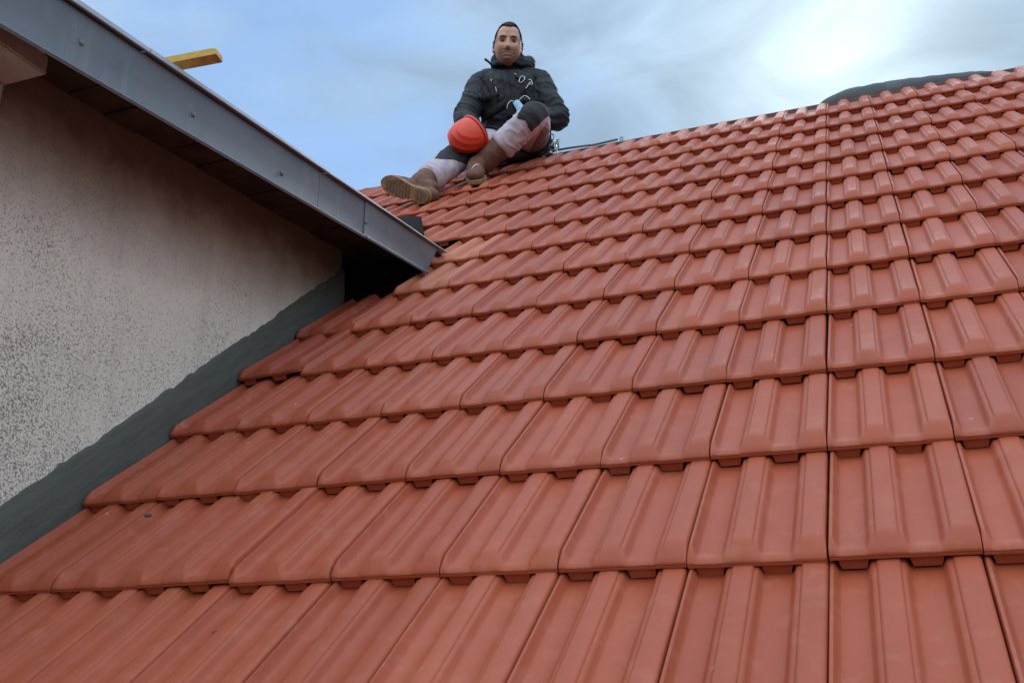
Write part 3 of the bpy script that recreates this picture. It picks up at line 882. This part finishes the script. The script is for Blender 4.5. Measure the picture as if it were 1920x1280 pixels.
for i, v in enumerate(body_me.vertices):
    q = head_local(v.co); q0z = q.z; q.z = low(q.z); mz = q.z - .12 * abs(q.x) - 3.0 * q.x * q.x    # corners of the mouth drawn up
    c = Vector((.56, .31, .215))
    if abs(q.x) < .1 and abs(q.y) < .16 and abs(q.z) < .16 and q.y > -.02:
        beard = 0
        if q.z < -.035 and not (abs(q.x) < .020 and q.z > -.0412):
            beard = .34 * min(1, (-q.z - .035) / .02)
            mou = g(mz + .0480, .0065) * g(q.x, .034)
            chin = .45 * g(q.z + .090, .016) * g(q.x, .026)
            lip = max(.8 * g(mz + .0585, .0040), g(mz + .0715, .0058)) * g(q.x, .024)
            beard = max(beard, min(1, mou * 1.2), chin) * (1 - .95 * lip)
            c = c.lerp(Vector((.50, .20, .165)), .8 * lip)
        c = c.lerp(Vector((.060, .038, .030)), min(.9, beard))
        c = c.lerp(Vector((.60, .34, .25)), .5 * g(q.x, .010) * g(q.z + .022, .018))  # highlight on the nose, painted into the skin tone
        fade = max(0, min(1, (abs(q.x) - .050) / .012)) * max(0, min(1, (q.z + .01) / .03)) * max(0, min(1, (.070 - q.y) / .02))
        c = c.lerp(Vector((.13, .095, .082)), .75 * fade)       # cropped sides
        dv = Vector((q.x / .0745, q.y / .095, q0z / .114)).normalized()
        hm = dv.z - hairline(abs(dv.x), dv.y)
        if q.y > -.02: c = c.lerp(Vector((.10, .070, .058)), .7 * max(0, min(1, (hm + .09) / .10)))
        c = c.lerp(Vector((.035, .015, .015)), .95 * g(mz + .0650, .0034) * g(q.x, .028))           # mouth line
        c = c.lerp(Vector((.66, .60, .54)), .9 * g(mz + .0640, .0022) * max(0, min(1, (.021 - abs(q.x)) / .004)))   # teeth
        c = c.lerp(Vector((.17, .085, .065)), .8 * g(abs(q.x) - .031, .015) * g(q.z - .014, .010))   # socket shade painted round the eyes
        c = c.lerp(Vector((.56, .27, .20)), .4 * g(abs(q.x) - .046, .02) * g(q.z + .022, .02))
    att.data[i].color = (c.x, c.y, c.z, 1)
link_mesh('body', body_me, M['skin'], person)
body_bvh = BVHTree.FromPolygons([v.co for v in body_me.vertices], [tuple(p.vertices) for p in body_me.polygons])

# eyes, brows, hair
for s in (-1, 1):
    V, F = ball(head_world(s * .031, .0725, -.004), .0110, .0110, .0036, HEADM, 14, 10)
    ey = link_mesh('eye', mesh_of('eye', V, F, True), M['white_eye'], person)
    V, F = ball(head_world(s * .031, .0822, -.0045), .0060, .0025, .0034, HEADM, 12, 8)
    ir = link_mesh('iris', mesh_of('iris', V, F, True), M['iris'], None); ir.parent = ey
    pts = []
    for k in range(7):
        t = k / 6
        x = s * (.013 + .036 * t); z = .0115 + .0065 * sin(t * 2.2) - .002 * t
        hit = body_bvh.ray_cast(head_world(x, .2, z), -hy)
        pts.append((hit[0] or head_world(x, .09, z)) + hy * .0005)
    V, F = loft(pts, [(.0018, .0034)] * 2 + [(.0022, .0040)] * 3 + [(.0018, .0028), (.001, .0015)], front=hz, seg=8, sub=2)
    link_mesh('eyebrow', mesh_of('eyebrow', V, F, True), M['hair'], person)
V, F, keep = [], [], []
HV, HF = ball((0, 0, 0), 1, 1, 1, nu=72, nv=54)
ok = []
for v in HV:
    x, y, z = v
    thick = .0018 + .010 * max(0, z - .62) * 2.4
    p = skull(v)
    nrm = Vector((x, y, z)).normalized()
    hit = body_bvh.ray_cast(head_world(*(p + nrm * .06)), -(hx * nrm.x + hy * nrm.y + hz * nrm.z))
    if hit[0] is not None and (hit[0] - head_world(*p)).length < .009: p = head_local(hit[0])
    p = p + nrm * (thick + .0016 * noise.noise(Vector(v) * 14))
    if z > .8 and y > .0: p.z += .006 * g(x - .12, .4)
    V.append(head_world(*p)); ok.append(z > hairline(abs(x), y) + .05 * noise.noise(Vector(v) * 9))
F = [f for f in HF if all(ok[i] for i in f)]
used = sorted({i for f in F for i in f}); ren = {i: k for k, i in enumerate(used)}
hair_me = mesh_of('hair', [V[i] for i in used], [tuple(ren[i] for i in f) for f in F], True)
ho = link_mesh('hair', hair_me, M['hair'], person)
sol = ho.modifiers.new('thick', 'SOLIDIFY'); sol.thickness = .004; sol.offset = -1

# jacket
def fold(p, n, amp=.0055, sc=13):
    return amp * (noise.noise(Vector((p.x * sc * .6, p.y * sc * .6, p.z * sc * 1.9))) + .55 * noise.noise(Vector((p.x * 30, p.y * 30, p.z * 52))))
jl = [loft([pelvis - UP * .01, waist, chest, yoke, neck0 - UP * .012], [(.168, .120), (.170, .130), (.182, .132), (.158, .105), (.080, .072)], front=MAN_F, seg=30, cap=.3)]
for a, b, c, w_ in ((shR, elR, haR, 0), (shL, elL, haL, 0)):
    jl.append(loft([yoke + (a - yoke) * .45, a, a.lerp(b, .5), b, b.lerp(c, .5), c - (c - b).normalized() * .0], [.075, .076, .070, .064, .057, .046], cap=.5))
jme = union('jacket', jl, voxel=.0065, smooth=5)
def sleeve_fold(p, n):
    d = fold(p, n) + .006 * (1 - 2 * abs(noise.noise(Vector((p.x * 7, p.y * 7, p.z * 19 + p.x * 8))))) ** 3
    for e, sh in ((elL, shL), (elR, shR)):
        r = (p - e).length
        if r < .20:
            ax = (p - sh).dot((e - sh).normalized())
            d += .0050 * (1 - r / .20) * sin(ax * 150 + 5 * noise.noise(p * 11))
    return d
wrinkle(jme, sleeve_fold)
jacket = link_mesh('jacket', jme, M['jacket'], person)
jb = BVHTree.FromPolygons([v.co for v in jme.vertices], [tuple(p.vertices) for p in jme.polygons])
VIEW = Vector((.3366, -.8851, -.3214)).normalized()
def on_jacket(p, lift=.002):
    """point p pushed back onto the front of the jacket"""
    h = jb.ray_cast(p + MAN_F * .5, -MAN_F)
    return ((h[0] + h[1] * lift), h[1]) if h[0] is not None else (p, MAN_F)
# collar: a thick standing ring, open in front, with the folded hood behind
cl = []
ring = []
for k in range(25):
    t = radians(-164) + radians(328) * k / 24          # 0 = nape
    rx, ry = .083, .080
    z = .064 + .014 * cos(t * .9) - .014 * max(0, abs(t) - 1.9)
    ring.append(neck0 + MAN_S * (rx * sin(t)) - MAN_F * (ry * cos(t)) + UP * z + MAN_F * .012)
cl.append(loft(ring, [(.019, .043)] * 25, front=UP, seg=14, sub=2))
cl.append(loft([neck0 - MAN_F * .095 - MAN_S * .055 + UP * .040, neck0 - MAN_F * .075 + MAN_S * .055 + UP * .070, neck0 - MAN_F * .01 + MAN_S * .103 + UP * .070, neck0 + MAN_F * .045 + MAN_S * .100 + UP * .030], [.034, .050, .052, .030], seg=16))
cme = union('collar', cl, voxel=.006, smooth=4)
wrinkle(cme, lambda p, n: fold(p, n, .006, 22))
collar = link_mesh('collar', cme, M['jacket'], jacket)
# collar lining that shows at the throat
V, F = [], []
for k in range(19):
    t = radians(-180) + radians(360) * k / 18
    for dz, rr in ((-.01, .078), (.078 - .022 * max(0, abs(t) - 1.7), .080)):
        V.append(neck0 + MAN_S * (rr * sin(t)) - MAN_F * (rr * cos(t)) + UP * dz)
F = [(2*k, 2*k+1, 2*k+3, 2*k+2) for k in range(18)]
lo = link_mesh('collar_lining', mesh_of('collar_lining', V, F, True), M['jacket_lining'], jacket)
sol = lo.modifiers.new('thick', 'SOLIDIFY'); sol.thickness = .008
# toggle on a stiff tab at his right side of the collar
bm = bmesh.new(); tube(bm, [Vector((-1.713, 2.969, 3.077)), Vector((-1.725, 2.958, 3.097)), Vector((-1.734, 2.940, 3.105)), Vector((-1.751, 2.928, 3.119))], [.006, .006, .006, .0075])
link_mesh('collar_tab', bm_mesh('collar_tab', bm, True), M['jacket'], jacket)

def strap_on_jacket(name, pts, w, mat, th=.004, parent=jacket, lift=.002):
    P, _ = catmull([Vector(p) for p in pts], [(0,)] * len(pts), 5)
    on = [on_jacket(p, lift) for p in P]
    ps = [a for a, _ in on]; ns = [b for _, b in on]
    dirs = [((ps[min(i+1, len(ps)-1)] - ps[max(i-1, 0)]).normalized()).cross(ns[i]) for i in range(len(ps))]
    bm = bmesh.new(); ribbon(bm, ps, dirs, w, ns, th)
    return link_mesh(name, bm_mesh(name, bm, True), mat, parent)
strap_on_jacket('zip_placket', [Vector((-1.651, 2.989, 3.027)), Vector((-1.655, 3.016, 2.949)), Vector((-1.657, 3.045, 2.865)), Vector((-1.659, 3.085, 2.753))], .019, M['jacket'], .005)
strap_on_jacket('chest_pocket_flap', [Vector((-1.606, 3.021, 2.985)), Vector((-1.562, 3.038, 2.985)), Vector((-1.518, 3.055, 2.982))], .020, M['jacket'], .006)
strap_on_jacket('waist_pocket_flap', [Vector((-1.806, 2.990, 2.862)), Vector((-1.752, 3.006, 2.873)), Vector((-1.701, 3.020, 2.887))], .020, M['jacket'], .006)
for pts in ([Vector((-1.768, 2.948, 3.016)), Vector((-1.747, 2.976, 2.963)), Vector((-1.733, 3.006, 2.893)), Vector((-1.729, 3.043, 2.795))], [Vector((-1.508, 3.045, 3.021)), Vector((-1.536, 3.051, 2.976)), Vector((-1.578, 3.061, 2.904)), Vector((-1.617, 3.065, 2.851))]):
    strap_on_jacket('harness_strap', pts, .020, M['harness'], .004, person, .005)
strap_on_jacket('harness_belt', [Vector((-1.798, 3.019, 2.789)), Vector((-1.756, 3.034, 2.792)), Vector((-1.670, 3.055, 2.826)), Vector((-1.570, 3.084, 2.848)), Vector((-1.495, 3.111, 2.854))], .020, M['harness'], .006, person, .004)
for pts in ([Vector((-1.729, 2.977, 2.976)), Vector((-1.728, 2.984, 2.960))], [Vector((-1.711, 3.005, 2.921)), Vector((-1.711, 3.014, 2.893))], [Vector((-1.610, 3.013, 3.002)), Vector((-1.602, 3.018, 2.996))]):
    strap_on_jacket('zip_pull', [pts[0], pts[0].lerp(pts[1], .5), pts[1]], .0018, M['white_elastic'], .002, jacket, .006)

# trousers
tl = [loft([pelvis - UP * .03, pelvis + UP * .06], [(.165, .118), (.16, .115)], front=MAN_F, seg=24, cap=.7)]
hemL, hemR = knL.lerp(anL, .58), knR.lerp(anR, .82)
tl.append(loft([hipL, hipL.lerp(knL, .5), knL, knL.lerp(anL, .3), hemL], [.104, .095, .076, .074, .076], cap=.5, seg=22))
tl.append(loft([hipR, hipR.lerp(knR, .5), knR, knR.lerp(anR, .3), hemR], [.104, .094, .074, .074, .074], cap=.5, seg=22))
tme = union('trousers', tl, voxel=.005, smooth=6)
def ridged(q): return 1 - 2 * abs(noise.noise(q))
def crease(p, n):
    # folds run round the leg, tighter towards the back of the knee and the hem
    d = 0
    for hp, kn, an in ((hipL, knL, anL), (hipR, knR, anR)):
        for a_, b_ in ((hp, kn), (kn, an)):
            ax = b_ - a_; u_ = (p - a_).dot(ax) / ax.length_squared
            if -.1 < u_ < 1.1 and (p - a_ - ax * u_).length < .14:
                al = ax.normalized()
                q = p * 9 + al * (al.dot(p) * 16)
                d = max(d, .0065 * ridged(q + Vector((3, 1, 7))) ** 3)
    return d - .003 + .0025 * noise.noise(p * 26)
wrinkle(tme, crease)
trousers = link_mesh('trousers', tme, M['trouser'], person)
# charcoal knee panels sewn on the front of each knee: the cloth inside a cut outline, set 3 mm proud
def inside(q, poly):
    c = False; n = len(poly)
    for i in range(n):
        (x0, y0), (x1, y1) = poly[i], poly[(i + 1) % n]
        if (y0 > q[1]) != (y1 > q[1]) and q[0] < (x1 - x0) * (q[1] - y0) / (y1 - y0) + x0: c = not c
    return c
KR, KU = Vector((.9347, .3555, 0)), Vector((.1144, -.3003, .9469))
KF = KR.cross(KU)
def panel(kn, poly, off, mat, parent, nm='knee_patch'):
    fs = []
    for p in tme.polygons:
        q = p.center - kn
        if q.length < .30 and p.normal.dot(KF) > -.15 and inside((q.dot(KR), q.dot(KU)), poly): fs.append(p)
    used = sorted({i for p in fs for i in p.vertices}); ren = {i: k for k, i in enumerate(used)}
    pos = {i: tme.vertices[i].co.copy() for i in used}
    cnt = {}
    for p in fs:
        for e in p.edge_keys: cnt[e] = cnt.get(e, 0) + 1
    for _ in range(4):         # even out the stepped outline
        nb = {}
        for (a_, b_), c_ in cnt.items():
            if c_ == 1: nb.setdefault(a_, []).append(b_); nb.setdefault(b_, []).append(a_)
        new = {i: (pos[i] * .4 + sum((pos[j] for j in v), Vector()) * (.6 / len(v))) for i, v in nb.items()}
        pos.update(new)
    V = [pos[i] + tme.vertices[i].normal * off for i in used]
    o = link_mesh(nm, mesh_of(nm, V, [tuple(ren[i] for i in p.vertices) for p in fs], True), mat, parent)
    s_ = o.modifiers.new('thick', 'SOLIDIFY'); s_.thickness = off * 1.3; s_.offset = -1
    return o
panel(knL, [(-.088, -.022), (-.050, .052), (-.02, .085), (.03, .085), (.066, .05), (.086, .015), (.026, -.048), (-.016, -.088), (-.044, -.034)], .0035, M['knee'], trousers)
panel(knL, [(-.155, -.245), (-.02, -.13), (.055, -.05), (.100, -.04), (.100, -.12), (.02, -.215), (-.10, -.25)], .0022, M['thigh_shade'], trousers, 'thigh_shade_patch')  # shade on the underside of the leg, painted as a mauve overlay
panel(knR, [(-.125, -.060), (-.10, .01), (-.06, .06), (.06, .06), (.09, .0), (.06, -.064), (-.03, -.056)], .0035, M['knee'], trousers)
# leg loops of the harness under the thighs
for hp, kn, t in ((hipL, knL, .30), (hipR, knR, .25)):
    ax = (kn - hp).normalized(); c = hp.lerp(kn, t)
    f = ax.orthogonal().normalized(); s_ = ax.cross(f)
    pts = [c + (f * cos(2*pi*k/20) + s_ * sin(2*pi*k/20)) * .104 for k in range(21)]
    ns = [(p - c).normalized() for p in pts]
    bm = bmesh.new(); ribbon(bm, pts, [ax] * 21, .024, ns, .005)
    link_mesh('harness_leg_loop', bm_mesh('harness_leg_loop', bm, True), M['harness'], person)
V, F = loft([Vector((-1.677, 2.964, 2.508)), Vector((-1.614, 3.030, 2.546)), Vector((-1.541, 3.127, 2.605)), Vector((-1.470, 3.193, 2.652))], [(.05, .03), (.06, .035), (.06, .035), (.04, .025)], front=ROOFN, seg=14, cap=.7)
link_mesh('seat_pad', mesh_of('seat_pad', V, F, True), M['black_plastic'], person)

# boots
def boot(an, hem, toe_dir, sole_n, heel, length=.300):
    """toe_dir along the foot, sole_n out of the sole, heel = middle of the heel on the sole plane"""
    t = toe_dir.normalized(); n = (sole_n - t * sole_n.dot(t)).normalized(); a = t.cross(n)
    root = None
    up = -n
    lumps = [loft([hem + (hem - an).normalized() * .012, hem.lerp(an, .5), an, heel + up * .075 + t * .045], [.066, .062, .058, .052], cap=.3, seg=20)]
    lumps.append(loft([heel + up * .040 + t * .012, heel + up * .055 + t * .09, heel + up * .048 + t * .17, heel + up * .034 + t * .235, heel + up * .030 + t * (length - .035)], [(.036, .034), (.041, .046), (.046, .038), (.047, .030), (.036, .024)], front=n, seg=20, cap=.9))
    me = union('boot', lumps, voxel=.006, smooth=6)
    wrinkle(me, lambda p, nn: .0025 * noise.noise(p * 26) + .0018 * noise.noise(p * 60))
    bo = link_mesh('boot', me, M['boot'], person)
    # sole outline
    def outline(k):
        s = k / 40 * 2 * pi
        y = .5 - .5 * cos(s)                       # 0 heel .. 1 toe
        wd = .037 + .0135 * math.exp(-((y - .72) / .20) ** 2) - .006 * math.exp(-((y - .38) / .12) ** 2)
        e = min(1, y / .11, (1 - y) / .20); e = sqrt(max(0, 1 - (1 - e) ** 2))
        return t * (y * length) + a * ((1 if s < pi else -1) * wd * e)
    def slab(nm, keep, z0, z1, mat, parent, sc=1.0):
        pts = [outline(k) for k in range(40)]
        pts = [p for p in pts if keep(p.dot(t) / length)]
        bm = bmesh.new()
        mid = t * (sum(p.dot(t) for p in pts) / len(pts))
        prism(bm, [heel + mid + (p - mid) * sc + n * z0 for p in pts], n * (z1 - z0))
        ed = [e for e in bm.edges if abs((e.verts[0].co - e.verts[1].co).normalized().dot(n)) < .5]
        bmesh.ops.bevel(bm, geom=ed, offset=.002, segments=2, affect='EDGES')
        return link_mesh(nm, bm_mesh(nm, bm), mat, parent)
    so = slab('sole', lambda y: True, -.012, .008, M['sole'], bo, 1.03)
    # tread: heel block, fore block, cross lugs
    bm = bmesh.new()
    def lug(y0, y1, x0, x1, h=.007):
        prism(bm, [heel + t * (y0 * length) + a * x0 + n * .0075, heel + t * (y1 * length) + a * x0 + n * .0075, heel + t * (y1 * length) + a * x1 + n * .0075, heel + t * (y0 * length) + a * x1 + n * .0075], n * h)
    for r_ in range(3):
        for c_ in range(3):
            lug(.04 + r_ * .075, .04 + r_ * .075 + .055, -.027 + c_ * .019, -.027 + c_ * .019 + .014, .0150)
    for r_ in range(8):
        for c_ in range(4):
            y0 = .40 + r_ * .064; w_ = .040 + .008 * sin(r_ * .7)
            if r_ == 7: w_ = .026
            x0 = -w_ + c_ * (2 * w_ / 4)
            off = .012 * ((c_ + r_) % 2)
            lug(y0 + off, y0 + off + .044, x0, x0 + 2 * w_ / 4 - .005, .0035)
    tr = link_mesh('tread', bm_mesh('tread', bm), M['sole_dark'], None); tr.parent = so; tr["kind"] = 'stuff'
    hb = slab('heel_block', lambda y: y < .30, .0082, .020, M['sole'], bo, .98)
    # collar at the shaft top
    ax = (hem - an).normalized(); c = hem + ax * .012
    f = ax.orthogonal().normalized(); s_ = ax.cross(f)
    bm = bmesh.new(); tube(bm, [c + (f * cos(2*pi*k/24) + s_ * sin(2*pi*k/24)) * .067 for k in range(24)], .005, 6, True)
    link_mesh('shaft_rim', bm_mesh('shaft_rim', bm, True), M['boot'], bo)
    return bo
# his right foot: stretched out, sole towards the camera
heelR, toeR = Vector((-1.834, 2.457, 2.059)), Vector((-2.048, 2.460, 2.169))
cdir = (CAM - heelR).normalized()
boot(anR, hemR, toeR - heelR, cdir * .93 - UP * .36, heelR)
# his left foot: flat on the slope, toe pointing down it
footN = ROOFN
heelL = roof_pt(-1.750, 10.93 * L, .032)
boot(anL, hemL, roof_pt(-1.672, 10.15 * L, .030) - heelL, -ROOFN + Vector((0, -.25, 0)), heelL, .285)
# small silver mark on the left boot
bm = bmesh.new(); tube(bm, [Vector((-1.681, 2.602, 2.256)), Vector((-1.672, 2.601, 2.268)), Vector((-1.662, 2.610, 2.283)), Vector((-1.653, 2.623, 2.290))], .0028, 6)
link_mesh('boot_mark', bm_mesh('boot_mark', bm, True), M['white_elastic'], person)

# hard hat in his right hand, crown towards the camera's lower left
hc = Vector((-1.720, 2.714, 2.529))
ha = (MAN_S * -.74 + MAN_F * .32 - UP * .58).normalized()        # crown direction
hf = (MAN_S * .35 + MAN_F * .15 - UP * .92); hf = (hf - ha * hf.dot(ha)).normalized()   # peak direction
hs = ha.cross(hf)
helmet = empty('hard_hat', hc)
tag(helmet, 'orange-red hard hat held in front of the sitting man', 'hard hat')
V, F = [], []
nu, nv = 72, 22
for i in range(nv + 1):
    th = pi / 2 * i / nv
    for k in range(nu):
        ph = 2 * pi * k / nu
        x, y, z = sin(th) * cos(ph), sin(th) * sin(ph), cos(th)
        q_ = sin(th) ** -.22 if th > .01 else 1
        px, py, pz = x * .096 * q_, y * .080 * q_, z * .142
        # three raised ribs running front to back over the crown
        rr = max(g(y, .07), .9 * g(abs(y) - .36, .05), .8 * g(abs(y) - .66, .04)) * (1 if th < 1.35 else .3)
        f_ = 1 + .048 * rr
        V.append(hc + (hf * px + hs * py + ha * pz) * f_)
for k in range(nu):
    for i in range(nv):
        a_, b_ = i * nu + k, i * nu + (k + 1) % nu
        F.append((a_, a_ + nu, b_ + nu, b_))
me = mesh_of('shell', V, F, True)
bm = bmesh.new(); bm.from_mesh(me); bmesh.ops.remove_doubles(bm, verts=bm.verts, dist=1e-4); bm.to_mesh(me); bm.free()
so_ = link_mesh('shell', me, M['helmet'], helmet); s_ = so_.modifiers.new('thick', 'SOLIDIFY'); s_.thickness = .003; s_.offset = -1
bm = bmesh.new()
rings_ = []
for k in range(72):
    ph = 2 * pi * k / 72
    pk = max(0, cos(ph)) ** 3
    o0 = hf * (.097 * cos(ph)) + hs * (.081 * sin(ph))
    o1 = hf * ((.102 + .008 * pk) * cos(ph)) + hs * (.086 * sin(ph))
    rings_.append([bm.verts.new(hc + o0 + ha * .004), bm.verts.new(hc + o1 - ha * (.004 + .006 * pk)), bm.verts.new(hc + o1 - ha * (.010 + .006 * pk)), bm.verts.new(hc + o0 - ha * .003)])
for k in range(72):
    A, B = rings_[k], rings_[(k + 1) % 72]
    for j in range(4): bm.faces.new((A[j], A[(j+1) % 4], B[(j+1) % 4], B[j]))
link_mesh('brim', bm_mesh('brim', bm, True), M['helmet'], helmet)
bm = bmesh.new()
pts = [hc + hf * (.080 * cos(2*pi*k/28)) + hs * (.068 * sin(2*pi*k/28)) - ha * .016 for k in range(29)]
ribbon(bm, pts, [ha] * 29, .016, [(hc - p) for p in pts], .003)
link_mesh('headband', bm_mesh('headband', bm, True), M['black_plastic'], helmet)
v, f_ = ball(hc - hf * .088 - ha * .018 , .018, .018, .014, nu=14, nv=8)
link_mesh('adjuster_knob', mesh_of('adjuster_knob', v, f_, True), M['black_plastic'], helmet)

# face mask tucked at his waist
mk = empty('face_mask', Vector((-1.551, 2.899, 2.757)))
tag(mk, 'pale blue face mask hanging by a white loop at the waist of the man', 'face mask')
A, B, C_, D = Vector((-1.568, 2.886, 2.775)), Vector((-1.543, 2.900, 2.794)), Vector((-1.494, 2.890, 2.716)), Vector((-1.526, 2.877, 2.687))
bm = bmesh.new(); g1 = []
for i in range(13):
    row = []
    for j in range(9):
        p = (A.lerp(B, j/8)).lerp(D.lerp(C_, j/8), i/12) + MAN_F * (.0014 * ((i // 1) % 2) * (1 if 1 < i < 11 else 0) + .010 * sin(j/8*pi))
        row.append(bm.verts.new(p))
    g1.append(row)
for i in range(12):
    for j in range(8): bm.faces.new((g1[i][j], g1[i][j+1], g1[i+1][j+1], g1[i+1][j]))
mo = link_mesh('mask_cloth', bm_mesh('mask_cloth', bm), M['mask_blue'], mk); s_ = mo.modifiers.new('thick', 'SOLIDIFY'); s_.thickness = .003
for pts in ([Vector((-1.558, 2.883, 2.778)), Vector((-1.573, 2.875, 2.783)), Vector((-1.586, 2.869, 2.770)), Vector((-1.596, 2.871, 2.754)), Vector((-1.601, 2.884, 2.746))], [Vector((-1.540, 2.901, 2.794)), Vector((-1.516, 2.911, 2.821)), Vector((-1.495, 2.912, 2.811)), Vector((-1.481, 2.913, 2.792))]):
    P, _ = catmull(pts, [(0,)] * len(pts), 5)
    bm = bmesh.new(); tube(bm, P, .0021, 6); link_mesh('ear_loop', bm_mesh('ear_loop', bm, True), M['white_elastic'], mk)

# carabiners
def carabiner(c, u, v, w=.026, h=.048, r=.0042):
    pts = []
    for k in range(24):
        t = 2 * pi * k / 24
        sx = math.copysign(abs(cos(t)) ** .7, cos(t)); sy = math.copysign(abs(sin(t)) ** .8, sin(t))
        pts.append(c + u * (w * sx * (1 + .18 * sy)) + v * (h * sy))
    bm = bmesh.new(); tube(bm, pts, r, 8, True)
    return bm_mesh('carabiner', bm, True)
rnd = random.Random(21)
cb = empty('carabiner_bunch', Vector((-1.459, 3.179, 2.642)))
tag(cb, 'bunch of metal carabiners and rings hanging on the hip of the man', 'carabiners')
for (p, an_, ti, mat, sc) in ((Vector((-1.451, 3.148, 2.671)), .2, .3, 'steel', 1.0), (Vector((-1.469, 3.135, 2.628)), -.5, .8, 'steel_dark', 1.05), (Vector((-1.434, 3.169, 2.632)), .5, -.4, 'steel', .95), (Vector((-1.455, 3.140, 2.598)), 1.3, .5, 'steel_dark', 1.0), (Vector((-1.422, 3.189, 2.654)), -.2, 1.0, 'steel', .72), (Vector((-1.481, 3.143, 2.655)), .9, -.9, 'steel_dark', .9), (Vector((-1.438, 3.150, 2.587)), 1.5, .1, 'steel', .8)):
    u = (MAN_S * cos(ti) + MAN_F * sin(ti)); v_ = (UP * cos(an_) + u.cross(UP) * 0 + u * sin(an_)); u2 = (u * cos(an_) - UP * sin(an_))
    link_mesh('carabiner', carabiner(p, u2, v_, .020 * sc, .034 * sc), M[mat], cb)
for p, w_ in ((Vector((-1.414, 3.184, 2.676)), .0095), (Vector((-1.414, 3.171, 2.586)), .008)):
    bm = bmesh.new(); tube(bm, [p + MAN_S * (w_ * cos(2*pi*k/16)) + UP * (w_ * sin(2*pi*k/16)) for k in range(16)], .0026, 6, True)
    link_mesh('ring', bm_mesh('ring', bm, True), M['steel'], cb)
bm = bmesh.new(); tube(bm, [Vector((-1.460, 3.129, 2.716)), Vector((-1.457, 3.139, 2.691)), Vector((-1.462, 3.141, 2.649)), Vector((-1.449, 3.158, 2.616))], .009, 8)
link_mesh('webbing_loop', bm_mesh('webbing_loop', bm, True), M['harness'], cb)
v, f_ = ball(Vector((-1.452, 3.137, 2.579)), .022, .018, .011, nu=16, nv=10)
link_mesh('descender', mesh_of('descender', v, f_, True), M['steel'], cb)
v, f_ = ball(Vector((-1.469, 3.190, 2.664)), .030, .022, .040, nu=16, nv=10)
pm = mesh_of('pouch', v, f_, True); wrinkle(pm, lambda p, n: .004 * noise.noise(p * 40)); link_mesh('pouch', pm, M['harness'], cb)
# clip hanging on the chest
ch = empty('chest_carabiner', Vector((-1.533, 2.942, 2.967)))
tag(ch, 'small silver carabiners clipped on the left chest of the jacket', 'carabiner')
for p, a_, sc in ((Vector((-1.539, 2.940, 2.967)), .5, .7), (Vector((-1.499, 2.959, 2.956)), -.4, .55)):
    q, nn = on_jacket(p, .008)
    u = MAN_S * cos(a_) - UP * sin(a_); v_ = MAN_S * sin(a_) + UP * cos(a_)
    link_mesh('carabiner', carabiner(q, u, v_, .017 * sc, .030 * sc, .0020), M['steel'], ch)
strap_on_jacket('cord', [Vector((-1.499, 2.959, 2.956)), Vector((-1.513, 2.962, 2.934)), Vector((-1.526, 2.964, 2.915))], .0025, M['white_elastic'], .003, ch, .007)

# lanyard lying along the ridge
ly = empty('lanyard', Vector((-1.237, 3.181, 2.619)))
tag(ly, 'grey lanyard with a ring at its end lying along the ridge right of the man', 'lanyard')
zt_ = top.z + .018
lp = [Vector((-1.50, top.y - .02, zt_ + .012)), Vector((-1.40, top.y - .01, zt_ + .020)), Vector((-1.30, top.y + .00, zt_ + .022)), Vector((-1.22, top.y + .01, zt_ + .022))]
P, _ = catmull(lp, [(0,)] * 4, 6)
bm = bmesh.new(); tube(bm, P, [.005] * 5 + [.0062] * (len(P) - 5), 8); link_mesh('rope', bm_mesh('rope', bm, True), M['lanyard'], ly)
V, F = loft([lp[-1] + Vector((-.03, 0, 0)), lp[-1] + Vector((.03, 0, .002)), Vector((-1.09, top.y + .005, zt_ + .026))], [.0045, .0062, .0066], seg=12, cap=.3)
link_mesh('sleeve', mesh_of('sleeve', V, F, True), M['lanyard'], ly)
rc = Vector((-1.068, top.y + .005, zt_ + .026))
bm = bmesh.new(); tube(bm, [rc + Vector((.008 * cos(2*pi*k/16), 0, .010 * sin(2*pi*k/16))) for k in range(16)], .0028, 6, True)
link_mesh('ring', bm_mesh('ring', bm, True), M['steel_dark'], ly)
